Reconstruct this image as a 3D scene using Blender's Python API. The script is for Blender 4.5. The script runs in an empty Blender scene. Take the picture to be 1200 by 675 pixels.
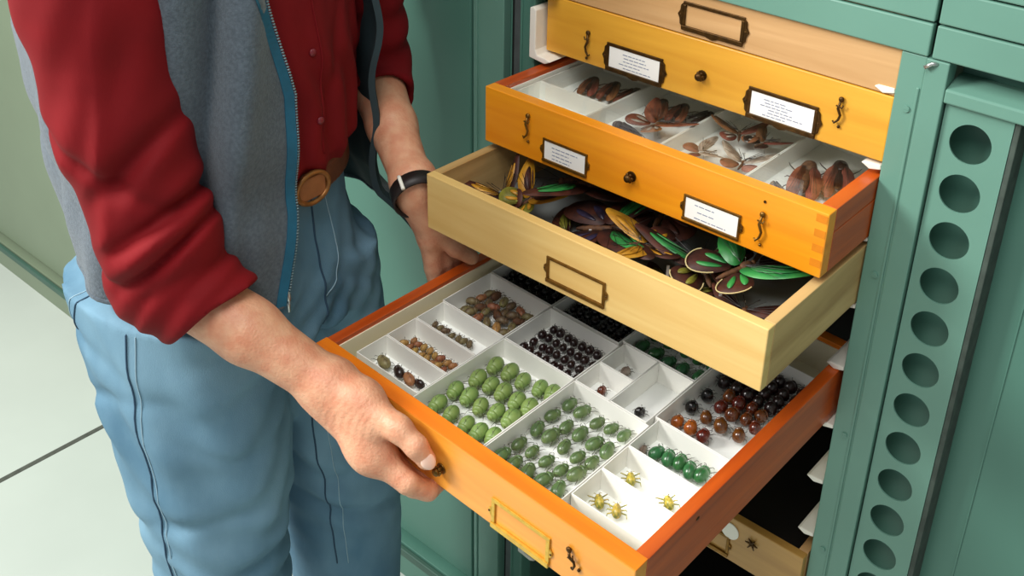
import bpy, bmesh, math, random
import numpy as np
from mathutils import Vector, Matrix, Euler
from mathutils.bvhtree import BVHTree
random.seed(7); rng = np.random.RandomState(5)
scn = bpy.context.scene
COL = scn.collection
PI = math.pi

# ------------------------------------------------------------------ materials
def s2l(c):
    return tuple((x/12.92 if x <= .04045 else ((x+.055)/1.055)**2.4) for x in c)
def hexc(h):
    return s2l([int(h[i:i+2], 16)/255 for i in (0, 2, 4)])
def mat(name, col, rough=.5, metal=0, noise=0, nscale=20, bump=0, bscale=200, spec=.5, stretch=(1, 1, 1), col2=None, sss=0, coat=0, rand=0, sheen=0, bdist=.002):
    m = bpy.data.materials.new(name); m.use_nodes = True
    nt = m.node_tree; b = nt.nodes['Principled BSDF']
    c = hexc(col)
    b.inputs['Base Color'].default_value = (*c, 1)
    b.inputs['Roughness'].default_value = rough
    b.inputs['Metallic'].default_value = metal
    b.inputs['Specular IOR Level'].default_value = spec
    b.inputs['Coat Weight'].default_value = coat
    b.inputs['Coat Roughness'].default_value = .15
    if sheen: b.inputs['Sheen Weight'].default_value = sheen
    if sss:
        b.inputs['Subsurface Weight'].default_value = sss
        b.inputs['Subsurface Radius'].default_value = (.012, .005, .003)
        b.inputs['Subsurface Scale'].default_value = 1
    L = nt.links
    tc = nt.nodes.new('ShaderNodeTexCoord'); mp = nt.nodes.new('ShaderNodeMapping')
    mp.inputs['Scale'].default_value = stretch
    L.new(tc.outputs['Object'], mp.inputs['Vector'])
    if noise or col2:
        n = nt.nodes.new('ShaderNodeTexNoise'); n.inputs['Scale'].default_value = nscale; n.inputs['Detail'].default_value = 5
        L.new(mp.outputs[0], n.inputs['Vector'])
        r = nt.nodes.new('ShaderNodeValToRGB'); r.color_ramp.elements[0].position = .35; r.color_ramp.elements[1].position = .65
        c2 = hexc(col2) if col2 else tuple(x*(1-noise) for x in c)
        r.color_ramp.elements[0].color = (*c2, 1); r.color_ramp.elements[1].color = (*c, 1)
        L.new(n.outputs['Fac'], r.inputs['Fac'])
        out = r.outputs['Color']
        if rand:
            oi = nt.nodes.new('ShaderNodeObjectInfo'); hs = nt.nodes.new('ShaderNodeHueSaturation')
            mr = nt.nodes.new('ShaderNodeMapRange'); mr.inputs['To Min'].default_value = .5-rand*.25; mr.inputs['To Max'].default_value = .5+rand*.25
            mv = nt.nodes.new('ShaderNodeMapRange'); mv.inputs['To Min'].default_value = 1-rand*2; mv.inputs['To Max'].default_value = 1+rand*2
            L.new(oi.outputs['Random'], mr.inputs['Value']); L.new(mr.outputs[0], hs.inputs['Hue'])
            L.new(oi.outputs['Random'], mv.inputs['Value']); L.new(mv.outputs[0], hs.inputs['Value'])
            L.new(out, hs.inputs['Color']); out = hs.outputs[0]
        L.new(out, b.inputs['Base Color'])
    if bump:
        n2 = nt.nodes.new('ShaderNodeTexNoise'); n2.inputs['Scale'].default_value = bscale; n2.inputs['Detail'].default_value = 4
        bp = nt.nodes.new('ShaderNodeBump'); bp.inputs['Strength'].default_value = bump; bp.inputs['Distance'].default_value = bdist
        L.new(mp.outputs[0], n2.inputs['Vector']); L.new(n2.outputs['Fac'], bp.inputs['Height']); L.new(bp.outputs[0], b.inputs['Normal'])
    return m
def wood(name, c1, c2, rough=.4, ax='x', coat=.3, scale=9):
    m = bpy.data.materials.new(name); m.use_nodes = True
    nt = m.node_tree; b = nt.nodes['Principled BSDF']; L = nt.links
    tc = nt.nodes.new('ShaderNodeTexCoord'); mp = nt.nodes.new('ShaderNodeMapping')
    mp.inputs['Scale'].default_value = {'x': (.35, 5, 5), 'y': (5, .35, 5)}[ax]
    L.new(tc.outputs['Object'], mp.inputs['Vector'])
    n = nt.nodes.new('ShaderNodeTexNoise'); n.inputs['Scale'].default_value = scale; n.inputs['Detail'].default_value = 6; n.inputs['Distortion'].default_value = .6
    L.new(mp.outputs[0], n.inputs['Vector'])
    r = nt.nodes.new('ShaderNodeValToRGB'); e = r.color_ramp.elements
    e[0].position = .3; e[0].color = (*hexc(c2), 1); e[1].position = .62; e[1].color = (*hexc(c1), 1)
    L.new(n.outputs['Fac'], r.inputs['Fac']); L.new(r.outputs[0], b.inputs['Base Color'])
    b.inputs['Roughness'].default_value = rough; b.inputs['Coat Weight'].default_value = coat; b.inputs['Coat Roughness'].default_value = .25
    n2 = nt.nodes.new('ShaderNodeTexNoise'); n2.inputs['Scale'].default_value = 60
    L.new(mp.outputs[0], n2.inputs['Vector'])
    bp = nt.nodes.new('ShaderNodeBump'); bp.inputs['Strength'].default_value = .12; bp.inputs['Distance'].default_value = .001
    L.new(n2.outputs['Fac'], bp.inputs['Height']); L.new(bp.outputs[0], b.inputs['Normal'])
    return m
M = {}
M['side_strip'] = mat('dark_grey_strip', '47544C', .8, noise=.35, nscale=60)  # rough dark grey for the strip beside the perforated channel
M['beltb'] = mat('worn_brass', 'A87440', .35, metal=.6, noise=.3, nscale=80)
M['buttonm'] = mat('red_button', '7A2430', .3)
M['olive'] = mat('olive_green_tone', '77856E', .42, noise=.06, nscale=5, bump=.05, bscale=30)  # warmer, greyer green on the far-left cabinet only
M['green'] = mat('green_enamel', '6A9787', .38, noise=.10, nscale=6, bump=.06, bscale=35)
M['green2'] = mat('green_enamel_door', '507F70', .42, noise=.08, nscale=5, bump=.05, bscale=30)
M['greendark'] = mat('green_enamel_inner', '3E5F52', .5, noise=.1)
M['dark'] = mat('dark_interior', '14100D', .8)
M['gap'] = mat('gap_shade', '0B0D0C', .8)  # near-black in place of the shade inside a gap
M['greymetal'] = mat('grey_strip', '5E6868', .45, metal=.3, noise=.2, nscale=40)
M['floor'] = mat('painted_floor', 'C3CCC3', .35, noise=.06, nscale=3, bump=.04, bscale=20)
M['joint'] = mat('floor_joint', '54584F', .8, noise=.3, nscale=60)
M['orange'] = wood('orange_varnished_wood', 'F08410', 'DC6A0A', .38, coat=.35)
M['orangey'] = wood('shaded_orange_varnished_wood', 'D05A10', 'A83E08', .4, 'y', coat=.35)  # darker copy of the orange wood, shade on the drawer sides painted in
M['orangef'] = wood('light_orange_varnished_wood', 'F7A01A', 'EA8C10', .38, coat=.3)
M['orange1'] = wood('lit_orange_varnished_wood', 'EFA038', 'E39028', .38, coat=.3)  # yellower copy of the orange wood, with light on the front painted in
M['yellow'] = wood('golden_varnished_wood', 'E8AC38', 'D9982A', .42, coat=.25)
M['yellowy'] = wood('golden_varnished_wood_side', 'D99A2A', 'C48722', .42, 'y')
M['pale'] = wood('pale_basswood', 'E8C67E', 'DCB368', .5, coat=.1)
M['paley'] = wood('pale_basswood_side', 'D6B377', 'A57E48', .5, 'y', coat=.1, scale=6)
M['pale5'] = wood('light_wood', 'D3A874', 'C0935E', .5, coat=.1)
M['cream'] = mat('cream_liner', 'EFE6C8', .6, noise=.05)
M['white'] = mat('white_card', 'F4F3EC', .55, noise=.02)
M['foam'] = mat('white_foam', 'F6F8F4', .8, bump=.1, bscale=400)
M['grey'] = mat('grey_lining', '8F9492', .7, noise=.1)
M['plastic'] = mat('white_plastic', 'F3EFE2', .35)
M['brass'] = mat('aged_brass', '8A6428', .38, metal=.75, noise=.4, nscale=150)
M['brassd'] = mat('dark_brass', '5B3F18', .42, metal=.7, noise=.5, nscale=150)
M['brassl'] = mat('bright_brass', 'E0B548', .3, metal=.6, noise=.2, nscale=150)
M['paper'] = mat('paper_label', 'FBFAF4', .7)
M['ink'] = mat('printed_ink', '7C86A0', .8)
M['steel'] = mat('steel', 'C9CCC9', .3, metal=.9)
M['skin'] = mat('skin', 'E2AB88', .5, sss=.10, col2='D5906F', nscale=55, bump=.5, bscale=330, bdist=.0016)
M['nail'] = mat('fingernail', 'F2CDB8', .25)
M['hair'] = mat('hair', '5A4430', .6, noise=.4, nscale=80, stretch=(8, 8, 1), bump=.4)
M['red'] = mat('red_cotton', '7C0912', .8, noise=.16, nscale=14, bump=.12, bscale=700, spec=.25, bdist=.001)
M['jeans'] = mat('washed_denim', '779DB2', .85, col2='4C748C', nscale=7, bump=.35, bscale=900, bdist=.001, stretch=(1, 1, .55))
M['seam'] = mat('denim_seam', '2F4A60', .9)
M['stitch'] = mat('denim_stitch', '9CB9C6', .9)
M['fleece'] = mat('grey_fleece', '5C6872', .95, col2='4C5760', nscale=260, bump=.5, bscale=650, sheen=.2, bdist=.002)
M['lining'] = mat('dark_lining', '2C3F45', .8, noise=.2, nscale=20)
M['teal'] = mat('teal_binding', '176584', .7, noise=.15, nscale=60, bump=.1)
M['zip'] = mat('zip_teeth', '8FA9B5', .35, metal=.7)
M['belt'] = mat('brown_leather', '6B3A20', .5, noise=.25, nscale=60)
M['beltl'] = mat('tan_leather', 'A5683C', .5, noise=.2, nscale=60)
M['watch'] = mat('black_leather', '1E1513', .5)
M['shoe'] = mat('dark_shoe', '2A2320', .5)
M['bgreen'] = mat('green_shell', '8EA45A', .42, col2='71904E', nscale=60, coat=.1, rand=.03)
M['bgreen2'] = mat('dark_green_shell', '71834C', .34, col2='51693F', nscale=90, coat=.3, rand=.04)
M['bdeep'] = mat('deep_green_shell', '3E7A45', .28, col2='285E35', nscale=70, coat=.4, rand=.06)
M['bdark'] = mat('dark_maroon_shell', '33140F', .3, col2='1C0B0A', nscale=80, coat=.4, rand=.05)
M['bblack'] = mat('black_shell', '0E0A0B', .25, coat=.5)
M['bbrown'] = mat('red_brown_shell', '7A3A12', .25, col2='4E1F0B', nscale=60, coat=.6, rand=.08)
M['borange'] = mat('orange_brown_shell', 'B8651C', .25, col2='8E4510', nscale=60, coat=.6)
M['bolive'] = mat('olive_tan_shell', '857850', .5, col2='5C4630', nscale=160, rand=.10)
M['btan'] = mat('tan_shell', 'B98A55', .5, col2='8A5A2E', nscale=150, rand=.12)
M['bgold'] = mat('gold_green_shell', 'D6B848', .35, col2='6A7434', nscale=260, rand=.05)
M['leg'] = mat('insect_leg', '3A3420', .5)
M['legd'] = mat('dark_insect_leg', '180F0B', .5)
M['pin'] = mat('pin_steel', '9A9A92', .3, metal=.8)
M['wbrown'] = mat('brown_wing', '56291A', .6, col2='2C130E', nscale=60)
M['wmoth'] = mat('russet_moth_wing', '9A5A3A', .65, col2='6B3823', nscale=90, rand=.08)
M['wpale'] = mat('pale_wing', 'B9AEA0', .6, col2='7C685A', nscale=120)
M['wgold'] = mat('gold_wing_patch', 'D29A2A', .45, col2='A8741C', nscale=70)
M['wgreen'] = mat('green_wing_patch', '3E9A48', .4, col2='2A7A40', nscale=60)
M['wolive'] = mat('olive_wing_patch', '8C8A30', .5, col2='5E5A20', nscale=60)
M['wcream'] = mat('cream_wing_edge', 'D8C890', .5)
M['wviolet'] = mat('violet_wing', '3A3450', .4, col2='231A26', nscale=50)  # violet tint mottled darker
M['bodyg'] = mat('moth_body', '6A4426', .7, col2='3A2114', nscale=200)
def glassmat():
    m = bpy.data.materials.new('lid_glass'); m.use_nodes = True; nt = m.node_tree
    for n in list(nt.nodes): nt.nodes.remove(n)
    o = nt.nodes.new('ShaderNodeOutputMaterial'); mx = nt.nodes.new('ShaderNodeMixShader')
    t = nt.nodes.new('ShaderNodeBsdfTransparent'); g = nt.nodes.new('ShaderNodeBsdfGlossy'); g.inputs['Roughness'].default_value = .03
    t.inputs['Color'].default_value = (.97, .98, .97, 1)
    lw = nt.nodes.new('ShaderNodeLayerWeight'); lw.inputs['Blend'].default_value = .5
    pw = nt.nodes.new('ShaderNodeMath'); pw.operation = 'POWER'; pw.inputs[1].default_value = 4.0; nt.links.new(lw.outputs['Facing'], pw.inputs[0])
    fr = nt.nodes.new('ShaderNodeMath'); fr.operation = 'MULTIPLY_ADD'; fr.inputs[1].default_value = .45; fr.inputs[2].default_value = .02; nt.links.new(pw.outputs[0], fr.inputs[0])
    nt.links.new(fr.outputs[0], mx.inputs[0]); nt.links.new(t.outputs[0], mx.inputs[1]); nt.links.new(g.outputs[0], mx.inputs[2])
    nt.links.new(mx.outputs[0], o.inputs['Surface'])
    return m
M['glass'] = glassmat()

# ------------------------------------------------------------------ mesh helpers
class MB:
    def __init__(s): s.v = []; s.f = []; s.m = []; s.cm = 0
    def add(s, vs, fs, T=None):
        b = len(s.v)
        for p in vs:
            p = Vector(p)
            if T is not None: p = T @ p
            s.v.append(tuple(p))
        for f in fs: s.f.append([b+i for i in f]); s.m.append(s.cm)
        return s
    def box(s, x0, x1, y0, y1, z0, z1, T=None):
        vs = [(x, y, z) for x in (x0, x1) for y in (y0, y1) for z in (z0, z1)]
        fs = [(0, 1, 3, 2), (4, 6, 7, 5), (0, 4, 5, 1), (2, 3, 7, 6), (0, 2, 6, 4), (1, 5, 7, 3)]
        return s.add(vs, fs, T)
    def prism(s, pts, a0, a1, axis='y', T=None):
        n = len(pts)
        def mk(p, a):
            return {'y': (p[0], a, p[1]), 'x': (a, p[0], p[1]), 'z': (p[0], p[1], a)}[axis]
        vs = [mk(p, a0) for p in pts]+[mk(p, a1) for p in pts]
        fs = [tuple(range(n)), tuple(range(2*n-1, n-1, -1))]+[(i, i+n, (i+1) % n+n, (i+1) % n) for i in range(n)]
        return s.add(vs, fs, T)
    def tube(s, pts, r, seg=8, T=None, cap=True, flat=1.0):
        P = [Vector(p) for p in pts]; n = len(P)
        R = r if isinstance(r, (list, tuple)) else [r]*n
        vs = []; up = Vector((0, 0, 1)); prev = None
        for i in range(n):
            t = (P[min(i+1, n-1)]-P[max(i-1, 0)]).normalized()
            if prev is None:
                a = t.cross(up)
                if a.length < .1: a = t.cross(Vector((1, 0, 0)))
            else: a = prev - t*prev.dot(t)
            a.normalize(); prev = a; b = t.cross(a)
            for k in range(seg):
                th = 2*PI*k/seg
                vs.append(P[i]+a*(math.cos(th)*R[i])+b*(math.sin(th)*R[i]*flat))
        fs = [(i*seg+k, i*seg+(k+1) % seg, (i+1)*seg+(k+1) % seg, (i+1)*seg+k) for i in range(n-1) for k in range(seg)]
        if cap: fs += [tuple(range(seg-1, -1, -1)), tuple((n-1)*seg+k for k in range(seg))]
        return s.add(vs, fs, T)
    def ell(s, c, r, seg=12, rings=8, T=None, zmin=-1):
        vs = [(c[0], c[1], c[2]+r[2])]
        for i in range(1, rings):
            th = PI*i/rings
            z = max(math.cos(th), zmin)
            for k in range(seg):
                ph = 2*PI*k/seg
                vs.append((c[0]+r[0]*math.sin(th)*math.cos(ph), c[1]+r[1]*math.sin(th)*math.sin(ph), c[2]+r[2]*z))
        vs.append((c[0], c[1], c[2]+r[2]*max(-1, zmin))); e = len(vs)-1
        fs = [(0, 1+k, 1+(k+1) % seg) for k in range(seg)]
        for i in range(rings-2):
            fs += [(1+i*seg+k, 1+(i+1)*seg+k, 1+(i+1)*seg+(k+1) % seg, 1+i*seg+(k+1) % seg) for k in range(seg)]
        fs += [(e, 1+(rings-2)*seg+(k+1) % seg, 1+(rings-2)*seg+k) for k in range(seg)]
        return s.add(vs, fs, T)
    def disc(s, c, r, h, axis='y', seg=20, T=None):
        pts = [(c[0]+r*math.cos(2*PI*k/seg), c[1]+r*math.sin(2*PI*k/seg)) for k in range(seg)]
        return s.prism(pts, h[0], h[1], axis, T)
    def build(s, name, mats, parent=None, smooth=False, bevel=0, subsurf=0):
        me = bpy.data.meshes.new(name); me.from_pydata(s.v, [], s.f)
        if not isinstance(mats, (list, tuple)): mats = [mats]
        for m in mats: me.materials.append(m)
        for p, i in zip(me.polygons, s.m): p.material_index = i; p.use_smooth = smooth
        me.update()
        bm = bmesh.new(); bm.from_mesh(me); bmesh.ops.recalc_face_normals(bm, faces=bm.faces); bm.to_mesh(me); bm.free()
        o = bpy.data.objects.new(name, me); COL.objects.link(o)
        if parent: o.parent = parent
        if bevel:
            b = o.modifiers.new('bevel', 'BEVEL'); b.width = bevel; b.segments = 2; b.limit_method = 'ANGLE'; b.angle_limit = .6
        if subsurf:
            b = o.modifiers.new('sub', 'SUBSURF'); b.levels = subsurf; b.render_levels = subsurf
        return o
def tag(o, label, cat, group=None, kind=None):
    if label: o['label'] = label
    if cat: o['category'] = cat
    if group: o['group'] = group
    if kind: o['kind'] = kind
    return o
def thing(name, label, cat, loc=(0, 0, 0), rot=(0, 0, 0), group=None, mw=None):
    o = bpy.data.objects.new(name, None); COL.objects.link(o); o.empty_display_size = .02
    if mw is not None: o.matrix_world = mw
    else: o.location = loc; o.rotation_euler = rot
    return tag(o, label, cat, group)
def dup(root, mw, label, group=None):
    r = root.copy(); COL.objects.link(r); r.matrix_world = mw; r['label'] = label
    if group: r['group'] = group
    for ch in list(root.children):
        c = ch.copy(); COL.objects.link(c); c.parent = r
        for g in list(ch.children):
            d = g.copy(); COL.objects.link(d); d.parent = c
    return r
def B(x0, x1, y0, y1, z0, z1): return MB().box(x0, x1, y0, y1, z0, z1)

# ------------------------------------------------------------------ camera (floor is z = 0)
cam = bpy.data.cameras.new('camera'); co = bpy.data.objects.new('camera', cam); COL.objects.link(co)
fwd = Vector((-0.55432534, 0.71322757, -0.42898701)); rt = Vector((0.77626834, 0.6289598, 0.04262661)); dn = Vector((0.30021806, -0.30938003, -0.90230434))
mw = Matrix.Identity(4)
for i in range(3): mw[i][0] = rt[i]; mw[i][1] = -dn[i]; mw[i][2] = -fwd[i]
mw.translation = Vector((.81823, -.96710, 1.58777)); co.matrix_world = mw
cam.sensor_width = 36; cam.lens = 1245.2/1200*36; cam.shift_x = (600-681.48)/1200; cam.shift_y = (162.69-337.5)/1200
cam.clip_start = .02
scn.camera = co

# ------------------------------------------------------------------ floor
mb = MB()
o = B(-4.5, 2.5, -3.5, 0.8, -.05, 0).build('floor', M['floor']); o['kind'] = 'structure'
o = B(-4.5, 2.5, .60, .8, 0, 2.8).build('wall_back', M['cream']); o['kind'] = 'structure'
jb = MB(); jb.box(-1.074, -1.062, -3.4, -.034, -.002, .0006)
jb.box(-4.4, 2.4, -1.3, -1.288, -.002, .0006); jb.box(.6, .612, -3.4, -.034, -.002, .0006); jb.box(-2.75, -2.738, -3.4, -.034, -.002, .0006)
o = jb.build('trim_1', M['joint']); o['kind'] = 'structure'

# ------------------------------------------------------------------ left cabinet (closed) with door
cab = thing('steel_cabinet', 'closed green steel storage cabinet behind the person, left of the open drawers', 'cabinet', (-.59, .3, 0))
def CB(name, mb_, m, parent, bevel=.001, smooth=False):
    # geometry given in world coordinates, stored relative to parent chain
    p = parent; off = Vector((0, 0, 0))
    while p is not None: off += p.location; p = p.parent
    mb_.v = [tuple(Vector(v)-off) for v in mb_.v]
    return mb_.build(name, m, parent, bevel=bevel, smooth=smooth)
CB('plinth', B(-1.12, -.066, -.02, .58, 0, .082), M['green2'], cab)
CB('body', B(-1.12, -.066, .012, .58, .082, 1.235), M['green2'], cab)
CB('door', B(-1.115, -.126, -.004, .0115, .092, 1.2345), M['green2'], cab, .002)
CB('hinge_strip', MB().box(-.1235, -.068, -.002, .0118, .092, 1.2345).box(-.118, -.114, -.0045, -.0015, .092, 1.2345), M['green'], cab, .001)
g = CB('plinth_lip', B(-1.118, -.07, -.030, -.0205, .062, .078), M['greendark'], cab, .002)
cab2 = thing('steel_cabinet', 'green steel cabinet at the far left edge of the picture, beyond the person', 'cabinet', (-2.2, .3, 0))
CB('plinth', B(-3.2, -1.124, -.02, .58, 0, .082), M['olive'], cab2)
CB('body', B(-3.2, -1.124, .012, .58, .082, 1.235), M['olive'], cab2)
CB('door', B(-3.195, -1.128, -.004, .0115, .092, 1.2345), M['olive'], cab2, .002)
CB('plinth_lip', B(-3.19, -1.128, -.030, -.0205, .062, .078), M['greendark'], cab2, .002)

# ------------------------------------------------------------------ open cabinet
oc = thing('insect_cabinet', 'open green steel specimen cabinet holding the stack of wooden drawers', 'cabinet', (.22, .3, 0))
CB('plinth', B(-.055, .51, -.005, .58, 0, .082), M['green'], oc)
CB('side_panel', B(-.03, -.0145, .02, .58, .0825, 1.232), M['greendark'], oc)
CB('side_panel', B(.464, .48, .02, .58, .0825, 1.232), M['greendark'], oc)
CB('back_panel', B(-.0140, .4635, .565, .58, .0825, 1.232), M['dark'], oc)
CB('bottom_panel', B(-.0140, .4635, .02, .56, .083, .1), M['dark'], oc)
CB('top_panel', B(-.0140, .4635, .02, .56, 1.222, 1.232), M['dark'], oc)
lp = CB('left_post', MB().box(-.0375, -.0145, 0, .0195, .083, 1.2325).box(-.040, -.0365, -.002, .015, .083, 1.2325).box(-.019, -.0145, -.003, .001, .083, 1.2325), M['green2'], oc, .001)
CB('seal_strip', B(-.0555, -.0405, .004, .019, .083, 1.2325), M['greymetal'], oc, .001)
CB('door_gap_shade', B(-.0655, -.056, .012, .019, .083, 1.2325), M['gap'], oc, 0)  # black strip painting the shade inside the open gap between cabinets
rp = CB('right_post', MB().box(.4590, .4855, 0, .0195, .083, 1.2325).box(.4855, .5085, -.0025, .0195, .083, 1.2325).box(.4800, .4835, -.0015, .001, .083, 1.2), M['green'], oc, .0012)
for zz in (1.175, .98, .76, .58, .36):
    m_ = MB(); m_.disc((.474, zz), .0035, (-.0016, .001), 'y', 14); m_.box(.4714, .4766, -.0019, -.0012, zz-.0006, zz+.0006)
    CB('screw', m_, M['green'], rp, 0)
# latch bit at the top of the post
CB('latch_stub', MB().tube([(.486, -.006, 1.224), (.492, -.005, 1.229), (.497, -.001, 1.229)], .0022, 8), M['steel'], rp, 0, True)
# plastic runners, one pair for each slot
slots = []
zt = 1.008
rims = [1.2672, 1.1812, 1.0950, 1.0090, .9238, .8400, .7545, .6690, .5835, .4980, .4130, .3280]
for k, zr in enumerate(rims):
    zb = zr-.0755
    for side in (0, 1):
        m_ = MB()
        if side == 0:
            m_.prism([(-.0135, zb-.006), (.012, zb-.009), (.022, zb-.004), (.012, zb-.0015), (.000, zb-.001), (-.0035, zb+.006), (-.0035, zb+.058), (-.0075, zb+.062), (-.0135, zb+.060)], -.014, .5, 'y')
        else:
            m_.prism([(.4585, zb-.006), (.446, zb-.009), (.436, zb-.004), (.440, zb-.0015), (.4575, zb-.001)], .002, .5, 'y')
            m_.prism([(.4605, zb-.006), (.4582, zb-.006), (.4582, zb+.058), (.4605, zb+.060)], .02, .5, 'y')
            if 4 < k < 11 or k in (1,):
                pass
        CB('drawer_runner', m_, M['plastic'], oc, .0012)
# open door: seen from inside, with perforated stiffening channel
door = CB('open_door', MB().box(.5095, 1.25, .036, .042, .0835, 1.229), M['green2'], oc, .001)
CB('top_flange', MB().prism([(-.0025, 1.1925), (-.0025, 1.2065), (.0255, 1.2145), (.0355, 1.2145), (.0355, 1.1925)], .5087, 1.25, 'x'), M['green'], door, .0018)
CB('bottom_flange', B(.5095, 1.25, 0, .0355, .09, .1), M['green'], door, .0025)
def channel():
    bm = bmesh.new()
    x0, x1, z0, z1 = .5105, .5775, .105, 1.1915
    hx, r = .5412, .0207
    holes = [1.0762+.08-.0800-.054112*i for i in range(0, 18)]
    holes = [1.1561-.054112*i for i in range(0, 19) if 1.1561-.054112*i > .14]
    # front plate: cells of quads around each hole
    n = 32
    zs = [z1]+[(holes[i]+holes[i+1])/2 for i in range(len(holes)-1)]+[z0]
    for i, hz in enumerate(holes):
        zt_, zb_ = zs[i], zs[i+1]
        inner = []; outer = []; back = []
        for k in range(n):
            a = 2*PI*k/n; c, s = math.cos(a), math.sin(a)
            inner.append(bm.verts.new((hx+r*c, .0035, hz+r*s))); back.append(bm.verts.new((hx+r*c, .0055, hz+r*s)))
            # project onto rectangle
            tx = ((x1-hx) if c > 0 else (x0-hx))/c if abs(c) > 1e-6 else 1e9
            tz = ((zt_-hz) if s > 0 else (zb_-hz))/s if abs(s) > 1e-6 else 1e9
            t = min(tx, tz); outer.append(bm.verts.new((hx+t*c, .0035, hz+t*s)))
        for k in range(n):
            k2 = (k+1) % n
            bm.faces.new((inner[k], inner[k2], outer[k2], outer[k])); bm.faces.new((inner[k2], inner[k], back[k], back[k2]))
        # corners
        for cx_, cz_ in ((x0, zt_), (x1, zt_), (x0, zb_), (x1, zb_)):
            cv = bm.verts.new((cx_, .0035, cz_))
            ang = math.atan2(cz_-hz, cx_-hx) % (2*PI); k = int(ang/(2*PI)*n); k2 = (k+1) % n
            bm.faces.new((outer[k], cv, outer[k2]))
    def q(*p): bm.faces.new([bm.verts.new(a) for a in p])
    q((x1, .0035, z0), (x1, .0035, z1), (x1, .0355, z1), (x1, .0355, z0))
    q((x0, .0035, z0), (x0, .0035, z1), (x0, .0355, z1), (x0, .0355, z0))
    q((x0, .0035, z1), (x1, .0035, z1), (x1, .0355, z1), (x0, .0355, z1))
    me = bpy.data.meshes.new('perforated_channel'); bm.to_mesh(me); bm.free()
    me.transform(Matrix.Translation((-.22, -.3, 0))); me.materials.append(M['green'])
    o = bpy.data.objects.new('perforated_channel', me); COL.objects.link(o); o.parent = door
    return o
channel()
CB('dark_side_strip', B(.5777, .5835, .004, .0355, .105, 1.1915), M['side_strip'], door, .001)  # dark grey strip along the channel's right side wall
CB('reinforcing_rib', MB().box(.618, .62, .0345, .0362, .11, 1.18), M['green2'], door, 0)
# cabinets stacked above
for nm, x0, x1, lb in (('upper_cabinet', -.60, .4855, 'green steel cabinet stacked above the wooden drawers, only its lower rail showing'), ('upper_cabinet', .4895, 1.25, 'green steel cabinet at the top right corner, stacked above the perforated door')):
    u = thing(nm, lb, 'cabinet', ((x0+x1)/2, .3, 1.2335))
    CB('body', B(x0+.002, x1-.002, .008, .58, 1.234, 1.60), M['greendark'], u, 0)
    CB('base_rail', B(x0, x1, -.002, .0075, 1.2335, 1.2665), M['green'], u, .0015)
    CB('door_rail', B(x0, x1, -.0015, .0075, 1.2685, 1.3008), M['green'], u, .0015)
    CB('door', B(x0, x1, -.0015, .0075, 1.3028, 1.60), M['green'], u, .0015)

# ------------------------------------------------------------------ drawer hardware
def label_holder(parent, x0, x1, z0, z1, y, m, label=False, ornate=False, w=.0042, lines=4):
    b = MB(); t = .002
    b.box(x0-w, x1+w, y-t, y, z1, z1+w); b.box(x0-w, x1+w, y-t*1.6, y, z0-w*1.3, z0); b.box(x0-w, x0, y-t, y, z0, z1); b.box(x1, x1+w, y-t, y, z0, z1)
    zc = (z0+z1)/2
    for sx, xx in ((-1, x0-w), (1, x1+w)):
        if ornate:
            b.prism([(xx, zc-.014), (xx+sx*.003, zc-.011), (xx+sx*.0035, zc-.005), (xx+sx*.0065, zc), (xx+sx*.0035, zc+.005), (xx+sx*.003, zc+.011), (xx, zc+.014)], y-t, y)
        else:
            b.prism([(xx, zc-.006), (xx+sx*.0035, zc-.003), (xx+sx*.0035, zc+.003), (xx, zc+.006)], y-t, y)
    if ornate:
        xc = (x0+x1)/2
        b.prism([(xc-.012, z0-w), (xc-.006, z0-w-.003), (xc, z0-w-.0045), (xc+.006, z0-w-.003), (xc+.012, z0-w)], y-t, y)
    o = b.build('label_holder', m, parent, bevel=.0006)
    for sx, xx in ((-1, x0-w), (1, x1+w)):
        s = MB().ell((xx+sx*.0022, y-t, zc), (.0013, .001, .0013), 8, 6); s.build('screw', M['brassd'], o, True)
    if label:
        c = B(x0, x1, y-.0012, y-.0002, z0-.0005, z1).build('paper_label', M['paper'], o)
        k = MB(); ww = x1-x0
        for i in range(lines):
            zz = z1-.006-(z1-z0-.009)*i/(lines-1)
            a = rng.uniform(.15, .3); e = rng.uniform(.55, .85)
            xx = x0+ww*a
            while xx < x0+ww*e:
                l = rng.uniform(.003, .008); k.box(xx, min(xx+l, x0+ww*e), y-.00135, y-.0012, zz-.0005, zz+.0005); xx += l+.0012
        k.build('printed_lines', M['ink'], c)
    return o
def knob(parent, x, z, y, m, r=.0055):
    b = MB().disc((x, z), r*1.15, (y-.0015, y), 'y', 20)
    b.tube([(x, y-.001, z), (x, y-.006, z)], r*.5, 12)
    b.build('knob_plate', m, parent, smooth=False, bevel=.0004)
    k = MB().ell((x, y-.0085, z), (r*.85, r*.6, r*.85), 14, 10)
    for q in range(6):
        a = q*PI/3; k.ell((x+r*.75*math.cos(a), y-.006, z+r*.75*math.sin(a)), (r*.38, r*.3, r*.38), 8, 6)
    return k.build('knob', m, parent, True)
def hook(parent, x, z, y, m, flip=1, L=.03, ang=0):
    T = Matrix.Translation((x, y, z)) @ Matrix.Rotation(ang, 4, 'Y')
    b = MB(); b.ell((0, -.002, 0), (.0032, .0022, .0032), 10, 8, T)
    b.tube([(0, -.003, -.002), (-.0015*flip, -.004, -L*.35), (.002*flip, -.004, -L*.6), (.0005*flip, -.004, -L*.8), (-.0035*flip, -.0045, -L*.95), (-.0055*flip, -.004, -L*.88)], [.0014, .0016, .0014, .0014, .0013, .001], 8, T)
    b.tube([(-.004*flip, -.004, -.007), (.0028*flip, -.0042, -.0085), (.004*flip, -.004, -.005)], .0009, 6, T)
    b.ell((.001*flip, -.0015, -L*1.1), (.0018, .0018, .0018), 8, 6, T)
    return b.build('hook_catch', m, parent, True)

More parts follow.
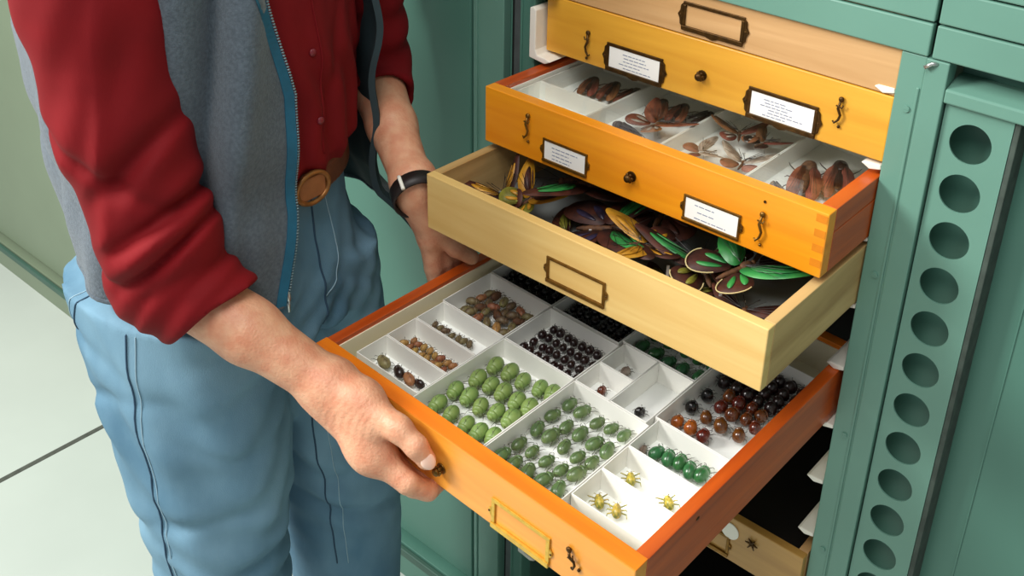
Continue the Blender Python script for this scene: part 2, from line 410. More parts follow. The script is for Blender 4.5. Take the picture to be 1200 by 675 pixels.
def drawer(name, label, xf, W, D, H, tf, ts, mf, ms, mbk, bottom, group='wooden insect drawers', liner=None, mw=None, joints=True, rimz=None, pad=False, split=False):
    """root frame: x 0..W, y 0 (front) .. D, z 0 = rim; xf = matrix"""
    r = thing(name, label, 'drawer', mw=xf)
    b = B(0, W, 0, tf, -H, 0)
    b.build('front_panel', mf, r, bevel=.0012)
    for x0, x1 in ((0, ts), (W-ts, W)):
        b = MB()
        if split: b.box(x0, x1, tf+.0001, D-ts, -.0255, 0).box(x0+.0006, x1-.0006, tf+.0001, D-ts, -.027, -.0255).box(x0, x1, tf+.0001, D-ts, -H, -.027)
        else: b.box(x0, x1, tf+.0001, D-ts, -H, 0)
        b.build('side_panel', ms, r, bevel=.0008)
    B(0, W, D-ts+.0001, D, -H, 0).build('back_panel', mbk, r, bevel=.0008)
    B(ts, W-ts, tf, D-ts, -H+.004, -H+.010 if not pad else (-.0468 if not split else -.0390)).build('bottom_panel', bottom, r)
    if liner:
        l = MB(); e = .0015; z0, z1 = (-H+.0101 if not pad else (-.0467 if not split else -.0389)), -.006
        l.box(ts, ts+e, tf, D-ts, z0, z1).box(W-ts-e, W-ts, tf, D-ts, z0, z1).box(ts+e, W-ts-e, tf, tf+e, z0, z1).box(ts+e, W-ts-e, D-ts-e, D-ts, z0, z1)
        l.build('liner', liner, r)
    if joints:
        j = MB(); n = 8
        for i in range(0, n, 2):
            z1 = -.003-i*(H-.006)/n; z0 = z1-(H-.006)/n
            j.box(W-ts*.8, W-.0012, -.0003, ts*.55, z0, z1)
        j.build('finger_joint', joints, r)
    return r
H = .0727; DD = .44
# M1: local frame for the hand-held drawer (slightly turned and tipped)
a1, t1, r1 = -.016161, .013249, -.031155
def M1p(x, y, z):
    X, Y, Z = (-.007282+x-a1*y, y+a1*x, .8465+z+t1*y+r1*(x-.23)); return Vector((X, Y, Z))
o0 = M1p(0, 0, 0); ex = (M1p(1, 0, 0)-o0).normalized(); ey = M1p(0, 1, 0)-o0; ey = (ey-ex*ey.dot(ex)).normalized(); ez = ex.cross(ey)
R1 = Matrix((ex, ey, ez)).transposed().to_4x4()
M1 = Matrix.Translation(o0) @ R1
def L1(x, y, z, rz=0, s=1): return M1 @ Matrix.Translation((x, y, z)) @ Matrix.Rotation(rz, 4, 'Z') @ Matrix.Scale(s, 4)
T_ = Matrix.Translation
jo = mat('end_grain_orange', 'E08512', .5, noise=.1, nscale=80)
jp = mat('end_grain_pale', 'D2A862', .5, noise=.1, nscale=80)
# held drawer (front at local y=-.3728)
d1 = drawer('insect_drawer_box', 'orange varnished drawer of green beetles, pulled furthest out and held in both hands', M1 @ T_((0, -.3728, 0)), .46, DD, H, .0185, .0145, M['orange1'], M['orangey'], M['orange'], M['cream'], liner=M['cream'], joints=False, pad=True)
# rim strip deeper orange on top of the front
B(.0, .46, -.0002, .0187, 0.0001, .0012).build('rim_moulding', M['orange'], d1, bevel=.0005)
knob(d1, .2095, -.045, 0, M['brass'])
label_holder(d1, .288, .356, -.0655, -.038, 0, M['brassl'], w=.005)
hook(d1, .385, -.028, 0, M['brassd'], L=.02, ang=-.6); hook(d1, .09, -.028, 0, M['brassd'])
knd = MB().ell((.4602, .10, -.012), (.0006, .003, .002), 10, 6).build('wood_knot', M['brassd'], d1)
# pale drawer D2
d2 = drawer('insect_drawer_box', 'pale unvarnished wooden drawer full of butterflies, with an empty brass label frame', T_((-.0025, -.2043, 1.008)), .46, DD, H, .0125, .0125, M['pale'], M['paley'], M['paley'], M['grey'], joints=False)
label_holder(d2, .192, .266, -.060, -.036, 0, M['brass'], w=.0035)
# orange drawer D3 with glass lid
d3 = drawer('insect_drawer_box', 'orange varnished drawer under a glass lid with two white labels on its front', T_((0, -.1078, 1.0917)), .458, DD, H, .0165, .0165, M['orangef'], M['orangey'], M['orange'], M['foam'], liner=M['white'], joints=jo, split=True, pad=True)
label_holder(d3, .097, .158, -.063, -.040, 0, M['brass'], True, w=.0028)
label_holder(d3, .296, .361, -.064, -.040, 0, M['brass'], True, lines=3, w=.0028)
knob(d3, .223, -.0425, 0, M['brassd']); hook(d3, .0705, -.017, 0, M['brass']); hook(d3, .388, -.026, 0, M['brass'], L=.032)
MB().disc((.388, -.0118), .0015, (-.001, .0005)).build('screw', M['brassd'], d3)
gl = B(.0167, .4413, .0167, .4233, -.0075, -.0052).build('glass_lid', M['glass'], d3); gl['label'] = 'clear glass lid'
# golden drawer D4
d4 = drawer('insect_drawer_box', 'golden yellow varnished drawer, closed, with two ornate labelled brass holders', T_((0.0005, .003, 1.1812)), .458, DD, H, .016, .014, M['yellow'], M['yellowy'], M['yellowy'], M['cream'], joints=False)
label_holder(d4, .101, .175, -.066, -.040, 0, M['brassd'], True, True, lines=5)
label_holder(d4, .299, .376, -.066, -.039, 0, M['brassd'], True, True, lines=6)
knob(d4, .233, -.0405, 0, M['brassd']); hook(d4, .0675, -.032, 0, M['brassd'], -1); hook(d4, .404, -.018, 0, M['brassd'], L=.028)
# light wood drawer D5 at top
d5 = drawer('insect_drawer_box', 'topmost light brown wooden drawer, closed, with an empty dark brass label frame', T_((0.0005, .004, 1.2672)) , .458, DD, .0850, .016, .014, M['pale5'], M['pale5'], M['pale5'], M['cream'], joints=False)
label_holder(d5, .204, .276, -.074, -.050, 0, M['brassd'], False, True)
# D0 at the bottom right
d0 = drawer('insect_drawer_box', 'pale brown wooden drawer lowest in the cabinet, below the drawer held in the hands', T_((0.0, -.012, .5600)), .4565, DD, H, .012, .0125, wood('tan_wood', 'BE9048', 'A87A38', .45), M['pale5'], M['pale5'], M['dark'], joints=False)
label_holder(d0, .305, .350, -.062, -.037, 0, M['brass'], False)
m_ = MB().disc((.353, -.022), .013, (-.002, 0), 'y', 24); m_.build('name_plate', M['plastic'], d0, bevel=.0008)
for ax_ in range(5):
    pass
hk = MB()
for q in range(6):
    a = q*PI/3; hk.tube([(.386, -.002, -.022), (.386+.009*math.cos(a), -.003, -.022+.009*math.sin(a))], [.002, .0008], 6)
hk.build('hook_catch', M['brassd'], d0, True)

# ------------------------------------------------------------------ unit trays
def unit_tray(x0, x1, y0, y1, base, zt, h, label, group, foam=M['foam'], t=.0011):
    cx, cy = (x0+x1)/2, (y0+y1)/2; w, d = (x1-x0)/2, (y1-y0)/2
    r = thing('unit_tray', label, 'tray', mw=base @ T_((cx, cy, zt-h)), group=group)
    b = MB().box(-w, w, -d, d, 0, .001)
    for q in ((-w, -w+t, -d, d), (w-t, w, -d, d), (-w+t, w-t, -d, -d+t), (-w+t, w-t, d-t, d)): b.box(*q, .001, h)
    b.build('tray_box', M['white'], r, bevel=.0003)
    B(-w+t, w-t, -d+t, d-t, .001, .005).build('foam_pad', foam, r)
    return r
ZT = -.0135; HT = .033
trays1 = {
 'A': (.030, .132, -.3365, -.2925, 'narrow white tray of brown beetles at the front left corner of the held drawer'),
 'B': (.030, .132, -.2915, -.2465, 'narrow white tray with a double row of tan beetles, middle of three'),
 'C': (.030, .132, -.2455, -.2005, 'narrow white tray with a thin single row of insects, hindmost of the three narrow trays'),
 'D': (.027, .131, -.1990, -.1145, 'white tray packed with a clump of mottled brown and olive beetles'),
 'E': (.133, .2405, -.1990, -.1165, 'white tray of small dark maroon beetles in close rows'),
 'F': (.133, .2410, -.3470, -.2005, 'large white tray of plump pale green beetles right of the hand'),
 'G': (.2425, .3480, -.3470, -.2005, 'large white tray of smaller olive green beetles spaced in even rows'),
 'J1': (.2425, .2915, -.1990, -.1555, 'small white tray holding one red brown beetle'),
 'J2': (.2425, .2915, -.1545, -.1075, 'small white tray holding one faded grey beetle, behind the red brown one'),
 'K': (.2925, .3425, -.1990, -.1075, 'white tray holding a single black beetle'),
 'H1': (.3495, .4415, -.3310, -.2840, 'white tray with two spiky gold insects at the front right of the held drawer'),
 'H2': (.3495, .4415, -.2830, -.2400, 'white tray with two gold insects set far apart'),
 'H3': (.3495, .4415, -.2390, -.1855, 'white tray with a row of deep green beetles'),
 'I': (.3440, .4420, -.1845, -.0050, 'white tray of glossy red brown and black round beetles, back right of the held drawer'),
 'M': (.2380, .3420, -.1060, -.0100, 'white tray of green beetles in the shade under the pale drawer'),
 'N': (.0265, .1310, -.1130, -.0100, 'tray of black beetles deepest in the shade, behind the mottled brown clump'),  # tray added to blacken the shaded area behind the clump
 'L': (.1330, .2370, -.1130, -.0100, 'white tray of dark beetles in the shade behind the maroon beetles'),
}
for k, (x0, x1, y0, y1, lb) in trays1.items():
    unit_tray(x0, x1, y0, y1, M1, ZT, HT, lb, 'unit trays in the held drawer', foam=M['grey'] if k == 'L' else M['dark'] if k == 'N' else M['foam'])  # grey and black foam paint in the shade under the pale drawer

# ------------------------------------------------------------------ insects
def legs_mesh(L, W, z, r=.0004, span=1.35, front=True):
    b = MB()
    for sx in (-1, 1):
        for (y0, dy) in ((.28, .35), (.05, .05), (-.12, -.32)):
            p0 = (sx*W*.35, y0*L, z); p1 = (sx*W*.5*span, (y0+dy*.5)*L, z+.0006); p2 = (sx*W*.5*(span+.15), (y0+dy)*L, z-.002)
            b.tube([p0, p1, p2], [r*1.4, r, r*.6], 5)
    return b
def beetle(name, label, L, W, Ht, m, mleg, zlift, mw, cat='beetle', group=None, spiky=False):
    """body along +y, origin on the tray floor; root is the body mesh"""
    b = MB(); z = zlift
    # wing cases: two halves meeting in a fine groove
    b.ell((0, -.08*L, z), (W*.5, L*.42, Ht), 20, 14, zmin=-.35)
    gv = MB(); gv.tube([(0, (-.08-.42*math.cos(t))*L, z+Ht*math.sin(t)*1.0) for t in [PI*k/14 for k in range(2, 11)]], .00022, 5)
    # thorax shield and head
    b.ell((0, .25*L, z+Ht*.02), (W*.395, L*.150, Ht*.80), 16, 10)
    b.ell((0, .385*L, z+Ht*.08), (W*.24, L*.085, Ht*.42), 10, 8)
    o = b.build(name, m, None, True); tag(o, label, cat, group); o.matrix_world = mw
    lg = legs_mesh(L, W, z+Ht*.02, r=.00030 if not spiky else .0006, span=1.16 if not spiky else 1.9)
    for sx in (-1, 1):
        lg.tube([(sx*W*.1, .46*L, z+Ht*.2), (sx*W*.3, .56*L, z+Ht*.3), (sx*W*.42, .55*L, z+Ht*.25)], .0003, 5)
    lg.build('legs', mleg, o)
    gv.build('wing_case_seam', mleg, o)
    MB().tube([(0, .1*L, .0), (0, .1*L, z+Ht*1.0+.003)], .00022, 5).ell((0, .1*L, z+Ht+.003), (.0006, .0006, .0006), 6, 5).build('pin', M['pin'], o)
    return o
ORD = ['first', 'second', 'third', 'fourth', 'fifth', 'sixth', 'seventh', 'eighth', 'ninth', 'tenth', 'eleventh', 'twelfth', 'thirteenth', 'fourteenth']
FZ = ZT-HT+.005   # foam level
def spread(name, rows, proto, zf, lab, group, rz=0, jr=.15, sj=.08, rowname=('front row', 'second row', 'third row', 'fourth row', 'fifth row', 'sixth row'), base=M1):
    first = True
    for ri, row in enumerate(rows):
        for ci, p in enumerate(row):
            s = 1+random.uniform(-sj, sj)
            mw_ = base @ T_((p[0], p[1], zf)) @ Matrix.Rotation(rz+random.uniform(-jr, jr), 4, 'Z') @ Matrix.Rotation(random.uniform(-.12, .12), 4, 'Y') @ Matrix.Scale(s, 4)
            if len(row) == 1: pos = ''
            else: pos = ORD[ci]+' from left, '
            l = lab % (pos+rowname[ri])
            if first: o = proto; o.matrix_world = mw_; o['label'] = l; o['group'] = group; first = False
            else: o = dup(proto, mw_, l, group)
F = [[(0.1463, -0.3192), (0.1681, -0.3211), (0.1911, -0.3212), (0.2094, -0.3206), (0.2260, -0.3151)], [(0.1445, -0.2898), (0.1636, -0.2872), (0.1823, -0.2898), (0.2013, -0.2843), (0.2215, -0.2818)], [(0.1482, -0.2593), (0.1653, -0.2564), (0.1848, -0.2563), (0.2061, -0.2567), (0.2236, -0.2556)], [(0.1477, -0.2291), (0.1684, -0.226), (0.1882, -0.2261), (0.2091, -0.2222), (0.2276, -0.2199)]]
G = [[(0.2512, -0.3266), (0.269, -0.3254), (0.2875, -0.3255), (0.3057, -0.3213), (0.3249, -0.3214)], [(0.2521, -0.3005), (0.2705, -0.2992), (0.2897, -0.2991), (0.3098, -0.2987), (0.3259, -0.2923)], [(0.2508, -0.2709), (0.2699, -0.2695), (0.2892, -0.2713), (0.3107, -0.2724), (0.3259, -0.2684)], [(0.2491, -0.2429), (0.2711, -0.2466), (0.2903, -0.2452), (0.3101, -0.2453), (0.3268, -0.2448)], [(0.2522, -0.2169), (0.2707, -0.2171), (0.2929, -0.2184), (0.3098, -0.2145), (0.3266, -0.213)]]
I4 = Matrix.Identity(4)
pf = beetle('green_beetle', '', .0290, .0182, .0095, M['bgreen'], M['leg'], .010, I4)
spread('F', F, pf, FZ, 'plump pale green beetle, tray by the thumb, %s', 'plump green beetles by the thumb', rz=PI+.25)
pg = beetle('olive_beetle', '', .0235, .0140, .0072, M['bgreen2'], M['leg'], .009, I4)
spread('G', G, pg, FZ, 'olive green beetle in the evenly spaced tray, %s', 'evenly spaced olive green beetles', rz=.05, jr=.3, sj=.14)
E_ = []
for r in range(4):
    y = -.180+r*.0165
    E_.append([(.1455+c*.0118+(.004 if r % 2 else 0)+random.uniform(-.001, .001), y+random.uniform(-.001, .001)) for c in range(8)])
pe = beetle('maroon_beetle', '', .0132, .0096, .0058, M['bdark'], M['legd'], .010, I4)
spread('E', E_, pe, FZ, 'small dark maroon beetle in the close-set tray, %s', 'small dark maroon beetles', rz=.2, jr=.3)
pm = beetle('green_beetle', '', .0225, .0145, .008, M['bdeep'], M['leg'], .009, I4)
spread('H3', [[(0.3668, -0.2101), (0.3823, -0.208), (0.3946, -0.2045), (0.4088, -0.207), (0.4208, -0.2035)]], pm, FZ, 'deep green beetle behind the gold insects, %s', 'deep green beetles behind the gold insects', rz=.1, jr=.35, rowname=('only row',))
beetle('grey_beetle', 'small pale grey beetle left of the deep green beetles', .013, .008, .005, M['wpale'], M['leg'], .008, L1(.3540, -.2160, FZ, .3))
Mb = [[(0.2481+i*.0205, -0.0788+random.uniform(-.002, .002)) for i in range(5)], [(0.250+i*.0205, -0.048) for i in range(5)]]
pmm = dup(pm, I4, ''); pmm.name = 'green_beetle'
spread('M', Mb, pmm, FZ, 'dark green beetle shaded by the pale drawer, %s', 'shaded green beetles', jr=.4)
Lb = [[(0.141+i*.0125, -0.098+r*.0155+random.uniform(-.001, .001)) for i in range(8)] for r in range(3)]
pl = beetle('black_beetle', '', .0135, .0095, .006, M['bblack'], M['legd'], .012, I4)
Nb = [[(0.036+i*.0145, -0.098+r*.0175) for i in range(7)] for r in range(3)]
pn = dup(pl, I4, '')
spread('N', Nb, pn, FZ, 'black beetle deepest in shade behind the clump, %s', 'black beetles deepest in the shade', jr=.4)
spread('L', Lb, pl, FZ, 'black beetle in the shaded tray behind the maroon ones, %s', 'black beetles in the shaded tray', jr=.4)
# brown and black round beetles
pi_ = beetle('round_brown_beetle', '', .0190, .0150, .009, M['bbrown'], M['legd'], .010, I4)
Ir = [[(0.3555, -0.1564), (0.3730, -0.1548), (0.3900, -0.1561)], [(0.3758, -0.1285), (0.3959, -0.129), (0.4166, -0.1288)], [(0.3790, -0.1032), (.3945, -.1055), (.4085, -.1000), (0.4240, -0.1050)], [(.3770, -.0830), (.3915, -.0850), (.4050, -.0800), (.4200, -.0845)]]
spread('I', Ir, pi_, FZ, 'round brown beetle in the back right tray, %s', 'round brown beetles', rz=.2, jr=.5)
for (x, y, l) in ((.3545, -.1265, "glossy black round beetle, front one of two along the tray's left wall"), (.3560, -.0980, "glossy black round beetle, back one of two along the tray's left wall")):
    beetle('round_black_beetle', l, .0165, .0145, .009, M['bblack'], M['legd'], .010, L1(x, y, FZ, random.uniform(-.5, .5)), group='round black beetles')
pk = beetle('round_black_beetle', '', .0175, .0145, .009, M['bdark'], M['legd'], .010, I4)
spread('K2', [[(.357+.0158*c+random.uniform(-.001, .001), -.066+.0155*r) for c in range(6)] for r in range(4)], pk, FZ, 'dark round beetle in shade behind the brown ones, %s', 'dark round beetles in the shade', rz=.2, jr=.5)
for o in bpy.data.objects:
    if o.name.startswith('round_brown_beetle') and o.parent is None and o.get('label', '').endswith('front row'):
        if 'first' in o['label'] or 'second' in o['label']:
            o.data = o.data.copy(); o.data.materials[0] = M['borange']; o['label'] = o['label'].replace('brown beetle', 'orange brown beetle')
for x, y, l, z in ((.2612, -.1720, 'small red brown beetle alone in its tray', M['bbrown']), (.3143, -.1700, 'single jet black beetle alone in its tray', M['bblack']), (.2600, -.1260, 'faded grey beetle alone in its tray', M['wpale'])):
    beetle('single_beetle', l, .0135, .0105, .007, z, M['legd'], .006, L1(x, y, FZ, random.uniform(-.5, .5)))
for x, y, l in ((0.3651, -0.3046, 'spiky gold insect, left of the pair nearest the front right corner'), (0.3857, -0.3022, 'spiky gold insect, right of the pair nearest the front right corner'), (0.3700, -0.2591, 'dark gold spiky insect alone in the middle of its tray'), (0.4172, -0.2580, 'gold spiky insect beside the right wall of the held drawer')):
    beetle('gold_insect', l, .0175, .0100, .0065, M['bgold'], M['bgold'], .008, L1(x, y, FZ, random.uniform(-1, 1)), cat='insect', group='spiky gold insects', spiky=True)
# A
lbA = ['oval brown beetle at the left end of the front narrow tray', 'dark striped beetle second from the left in the front narrow tray', 'tan brown beetle third from the left in the front narrow tray', 'small dark beetle at the right end of the front narrow tray']
for (x, y), l, m_, s in zip([(0.0478, -0.3120), (0.0735, -0.3115), (0.0913, -0.3120), (0.1068, -0.3100)], lbA, (M['bolive'], M['bdark'], M['btan'], M['bdark']), (1.1, .95, 1, .7)):
    beetle('brown_beetle', l, .0215*s, .0125*s, .007, m_, M['leg'], .009, L1(x, y, FZ, PI/2+random.uniform(-.5, .5)), group='brown beetles in the front narrow tray')
Bb = [[(.040+i*.0098, -.2740+random.uniform(-.001, .001)) for i in range(8)], [(.043+i*.0098, -.2625+random.uniform(-.001, .001)) for i in range(8)]]
pb = beetle('tan_beetle', '', .0125, .0078, .005, M['btan'], M['leg'], .009, I4)
spread('B', Bb, pb, FZ, 'tan beetle in the middle narrow tray, %s', 'tan beetles in the middle narrow tray', jr=.7, rowname=('front row', 'back row'))
Cb = [[(0.0370, -0.2220), (0.0475, -0.2216), (.0575, -.2225), (0.0671, -0.2219), (0.0777, -0.222), (.0870, -.2210), (0.0961, -0.2189)]]
pc = beetle('small_beetle', '', .012, .0068, .0045, M['bolive'], M['leg'], .008, I4)
spread('C', Cb, pc, FZ, 'small olive tan beetle, hindmost narrow tray, %s', 'small beetles in the hindmost narrow tray', jr=1.0, rowname=('single row',))
pd = beetle('mottled_beetle', '', .0185, .0105, .006, M['bolive'], M['leg'], .011, I4)
Db = [[(.042+c*.0135+random.uniform(-.003, .003), -.176+r*.0145+random.uniform(-.002, .002)) for c in range(6)] for r in range(4)]
spread('D', Db, pd, FZ, 'mottled brown beetle in the clumped tray, %s', 'mottled brown beetles in the clump', jr=1.3)
for i, o in enumerate([o for o in bpy.data.objects if o.name.startswith('mottled_beetle') and o.parent is None]):
    if i % 5 in (2, 4):
        o.data = o.data.copy(); o.data.materials[0] = M['bodyg'] if i % 2 else M['btan']; o['label'] = o['label'].replace('mottled brown', 'reddish brown')

# ------------------------------------------------------------------ trays and insects under the glass
Tb3 = I4
for k, (x0, x1, y0, y1, lb) in {
  'a': (.0195, .1275, -.0895, -.030, 'low white tray at the left front under the glass lid'),
  'b': (.0195, .1275, -.029, .10, 'white tray of three brown wings-folded insects under the glass'),
  'c': (.1285, .2345, -.0895, .10, 'white tray of dark moths second from the left under the glass'),
  'd': (.2355, .3440, -.0895, .10, 'white tray of pale and russet moths third from the left under the glass'),
  'e': (.3450, .4395, -.0895, .10, 'white tray of two long brown insects at the right under the glass')}.items():
    unit_tray(x0, x1, y0, y1, Tb3, 1.0810, .028, lb, 'unit trays under the glass lid')
def wing(b, pts, z0=0, z1=0, T=None, th=.0003):
    """pts outline (x,y) with root first; slight dihedral z from z0 at root to z1 at tip"""
    mx = max(math.hypot(p[0]-pts[0][0], p[1]-pts[0][1]) for p in pts)
    top = [(p[0], p[1], z0+(z1-z0)*(math.hypot(p[0]-pts[0][0], p[1]-pts[0][1])/mx)) for p in pts]
    n = len(top); c = [sum(p[i] for p in top)/n for i in range(3)]; c[2] += .0001
    vs = top+[tuple(c)]+[(p[0], p[1], p[2]-th) for p in top]+[(c[0], c[1], c[2]-th)]
    fs = [(i, (i+1) % n, n) for i in range(n)]+[(n+1+(i+1) % n, n+1+i, 2*n+1) for i in range(n)]+[(i, n+1+i, n+1+(i+1) % n, (i+1) % n) for i in range(n)]
    b.add(vs, fs, T)
def blob(pts, it=2):
    P = list(pts)
    for _ in range(it):
        Q = []
        for i in range(len(P)):
            a, c = P[i], P[(i+1) % len(P)]
            Q += [(a[0]*.75+c[0]*.25, a[1]*.75+c[1]*.25), (a[0]*.25+c[0]*.75, a[1]*.25+c[1]*.75)]
        P = Q
    return P
def folded(label, L, W, mwg, mbody, mw, group=None, name='folded_wing_insect'):
    """insect with wings folded roof-like along its body, head at +y"""
    b = MB().ell((0, .02*L, .006), (W*.16, L*.36, .005), 10, 10).ell((0, .33*L, .0075), (W*.25, L*.13, .0062), 12, 8).ell((0, .45*L, .007), (W*.2, L*.06, .0045), 10, 8)
    o = b.build(name, mbody, None, True); tag(o, label, 'insect', group); o.matrix_world = mw
    for s in (-1, 1):
        w = MB(); P = blob([(s*.05*W, .3*L), (s*.34*W, .22*L), (s*.5*W, -.1*L), (s*.44*W, -.42*L), (s*.18*W, -.5*L), (s*.04*W, -.25*L)])
        wing(w, P, .0125, .004); w.build('wing', mwg, o, True)
        v = MB()
        for k in range(4): v.tube([(s*(.08+.03*k)*W, .24*L, .0138), (s*(.12+.09*k)*W, -.36*L, .0115-.0012*k)], .0003, 4)
        v.build('wing_vein', M['legd'], o)
    legs_mesh(L*.8, W*.9, .005, .0006, 1.2).build('legs', M['legd'], o)
    return o
Z3 = 1.0810-.028+.005
def W3(x, y, rz, z=Z3): return T_((x, y, z)) @ Matrix.Rotation(rz, 4, 'Z')
folded('brown folded-wing insect under the glass, leftmost of the dark headed three', .052, .026, M['wmoth'], M['bdark'], W3(.056, .026, .35, Z3+.003))
folded('brown folded-wing insect under the glass, middle of the dark headed three', .052, .026, M['wmoth'], M['bdark'], W3(.084, .032, .25, Z3+.003))
folded('brown folded-wing insect under the glass, rightmost of the dark headed three', .050, .026, M['wmoth'], M['bdark'], W3(.112, .034, .05, Z3+.003))
folded('large brown insect with pale legs, rightmost tray under the glass, left of the two', .088, .038, M['wmoth'], M['bodyg'], W3(.386, -.016, .37, Z3+.004))
folded('large dark brown insect, rightmost tray under the glass, right of the two', .086, .038, M['wmoth'], M['bdark'], W3(.412, .010, .40, Z3+.004))
for x, y, rz, l in ((.161, .030, .3, 'dark brown insect in the second glass-covered tray, back left'), (.186, .036, .2, 'dark brown insect in the second glass-covered tray, back middle'), (.172, -.052, 1.2, 'dark brown insect in the second glass-covered tray, near the front panel')):
    folded(l, .050, .026, M['wmoth'] if y > 0 else M['bdark'], M['bdark'], W3(x, y, rz, Z3+.003))
def butterfly(label, span, mw, mfw, mhw, patch, patch2=None, mbody=None, fold=.25, name='butterfly', cat='butterfly', edge=False, group=None):
    """open-winged butterfly; origin at its body, wings raised by fold"""
    S = span/2
    o = MB().ell((0, -.06*S, 0), (.05*S, .34*S, .05*S), 10, 10).ell((0, .22*S, .01*S), (.085*S, .13*S, .075*S), 10, 8).ell((0, .36*S, .01*S), (.05*S, .05*S, .05*S), 8, 6).build(name, mbody or M['bodyg'], None, True)
    tag(o, label, cat, group); o.matrix_world = mw
    an = MB()
    for s in (-1, 1): an.tube([(s*.02*S, .39*S, .03*S), (s*.16*S, .62*S, .08*S), (s*.22*S, .74*S, .08*S)], [.0003, .0003, .0006], 5)
    an.build('antennae', M['legd'], o)
    for s in (-1, 1):
        T = Matrix.Rotation(-s*fold, 4, 'Y')
        fw = blob([(s*.04*S, .16*S), (s*.35*S, .52*S), (s*.90*S, .88*S), (s*1.1*S, .84*S), (s*1.02*S, .62*S), (s*.80*S, .26*S), (s*.5*S, .0*S), (s*.1*S, -.04*S)], 2)
        hw = blob([(s*.04*S, .05*S), (s*.45*S, .04*S), (s*.70*S, -.22*S), (s*.62*S, -.55*S), (s*.36*S, -.68*S), (s*.12*S, -.42*S)], 2)
        a = MB(); wing(a, fw, .0022, .0026, T); f_ = a.build('fore_wing', mfw, o, True)
        a = MB(); wing(a, hw, .0004, .0008, T); h_ = a.build('hind_wing', mhw, o, True)
        if patch:
            a = MB()
            wing(a, blob([(s*.10*S, .17*S), (s*.38*S, .40*S), (s*.90*S, .74*S), (s*.74*S, .42*S), (s*.38*S, .14*S)], 2), .0036, .0038, T)
            wing(a, blob([(s*.20*S, .34*S), (s*.45*S, .53*S), (s*.78*S, .73*S), (s*.55*S, .52*S)], 2), .0036, .0038, T)
            a.build('wing_patch', patch, f_, True)
        if patch2:
            a = MB()
            wing(a, blob([(s*.12*S, .0*S), (s*.44*S, -.05*S), (s*.56*S, -.24*S), (s*.38*S, -.20*S)], 2), .0016, .0018, T)
            wing(a, blob([(s*.12*S, -.08*S), (s*.34*S, -.26*S), (s*.48*S, -.48*S), (s*.30*S, -.42*S)], 2), .0016, .0018, T)
            a.build('wing_patch', patch2, h_, True)
        v = MB()
        for q in range(5):
            ang = .25+q*.22; v.tube([T @ Vector((s*.08*S, .14*S, .0050)), T @ Vector((s*.8*S*math.cos(ang-.1), .12*S+.62*S*math.sin(ang-.1), .0052))], .00028, 4)
        v.build('wing_vein', M['legd'], f_)
        if edge:
            v = MB(); v.tube([T @ Vector((p[0], p[1], .0016)) for p in hw[6:20]], .0007, 5); v.build('wing_edge', M['wcream'], h_)
    MB().tube([(0, .2*S, -.016), (0, .2*S, .012)], .00025, 5).ell((0, .2*S, .012), (.0007, .0007, .0007), 6, 5).build('pin', M['pin'], o)
    return o
def W2(x, y, z, rz, tx=0, ty=0): return T_((x, y, z)) @ Matrix.Rotation(rz, 4, 'Z') @ Matrix.Rotation(tx, 4, 'X') @ Matrix.Rotation(ty, 4, 'Y')
butterfly('russet moth at the back of the third tray under the glass', .07, W3(.277, .026, .5, Z3+.012), M['wmoth'], M['wmoth'], None, M['wpale'], name='moth', cat='moth')
butterfly('dark russet moth at the right of the third tray under the glass', .055, W3(.308, .024, -.4, Z3+.013), M['wmoth'], M['bdark'], None, None, name='moth', cat='moth')
butterfly('pale winged moth at the front of the third tray under the glass', .066, W3(.318, -.036, .2, Z3+.012), M['wpale'], M['wmoth'], None, None, name='moth', cat='moth')
butterfly('speckled brown moth at the left front of the third tray under the glass', .055, W3(.268, -.045, -.9, Z3+.012), M['wpale'], M['wmoth'], None, None, name='moth', cat='moth')
butterfly('broad russet moth in the middle of the second tray under the glass', .084, W3(.190, -.025, -.35, Z3+.014), M['wmoth'], M['wmoth'], None, M['wpale'], name='moth', cat='moth')
folded('dark insect at the back right of the second glass-covered tray', .034, .020, M['bdark'], M['bblack'], W3(.213, .046, -.6, Z3+.003))
folded('small pale insect beside the large brown ones, rightmost tray under the glass', .022, .013, M['wpale'], M['bolive'], W3(.376, -.060, 1.2, Z3+.006))
folded('small black insect in the low left tray under the glass, left of the two', .018, .010, M['bdark'], M['bdark'], W3(.050, -.066, 1.2, Z3+.003))
folded('small black insect in the low left tray under the glass, right of the two', .018, .010, M['bdark'], M['bdark'], W3(.096, -.070, 1.5, Z3+.003))
# butterflies in the pale drawer
ZB = .966
butterfly('brown and gold striped butterfly at the left end of the pale drawer', .088, W2(.058, -.132, ZB, 1.0, .3, -.5), M['wbrown'], M['wbrown'], M['wgold'], M['wolive'], fold=.55)
butterfly('golden winged butterfly beside the brown and gold striped one', .085, W2(.088, -.128, ZB+.008, -.3, .3, .2), M['wgold'], M['wolive'], M['wbrown'], M['wgold'], fold=.40)
butterfly('dark birdwing butterfly with a long green streak across its wing', .170, W2(.120, -.055, ZB+.014, 2.2, .1, .1), M['wbrown'], M['wbrown'], M['wgreen'], None, fold=.12)
butterfly('dark brown butterfly with a thin green streak in the middle of the pale drawer', .170, W2(.190, -.110, ZB+.004, -1.1, .15, 0), M['wbrown'], M['wbrown'], M['wgreen'], M['wviolet'], fold=.12)
butterfly('violet brown butterfly behind the gold one, under the orange drawer', .150, W2(.225, -.045, ZB+.008, .3, .1, 0), M['wviolet'], M['wbrown'], None, M['wbrown'], fold=.1)
butterfly('brown butterfly with bright gold patches in the middle of the pale drawer', .105, W2(.262, -.124, ZB+.016, 2.3, .1, 0), M['wgold'], M['wbrown'], M['wgold'], M['wgold'], fold=.2)
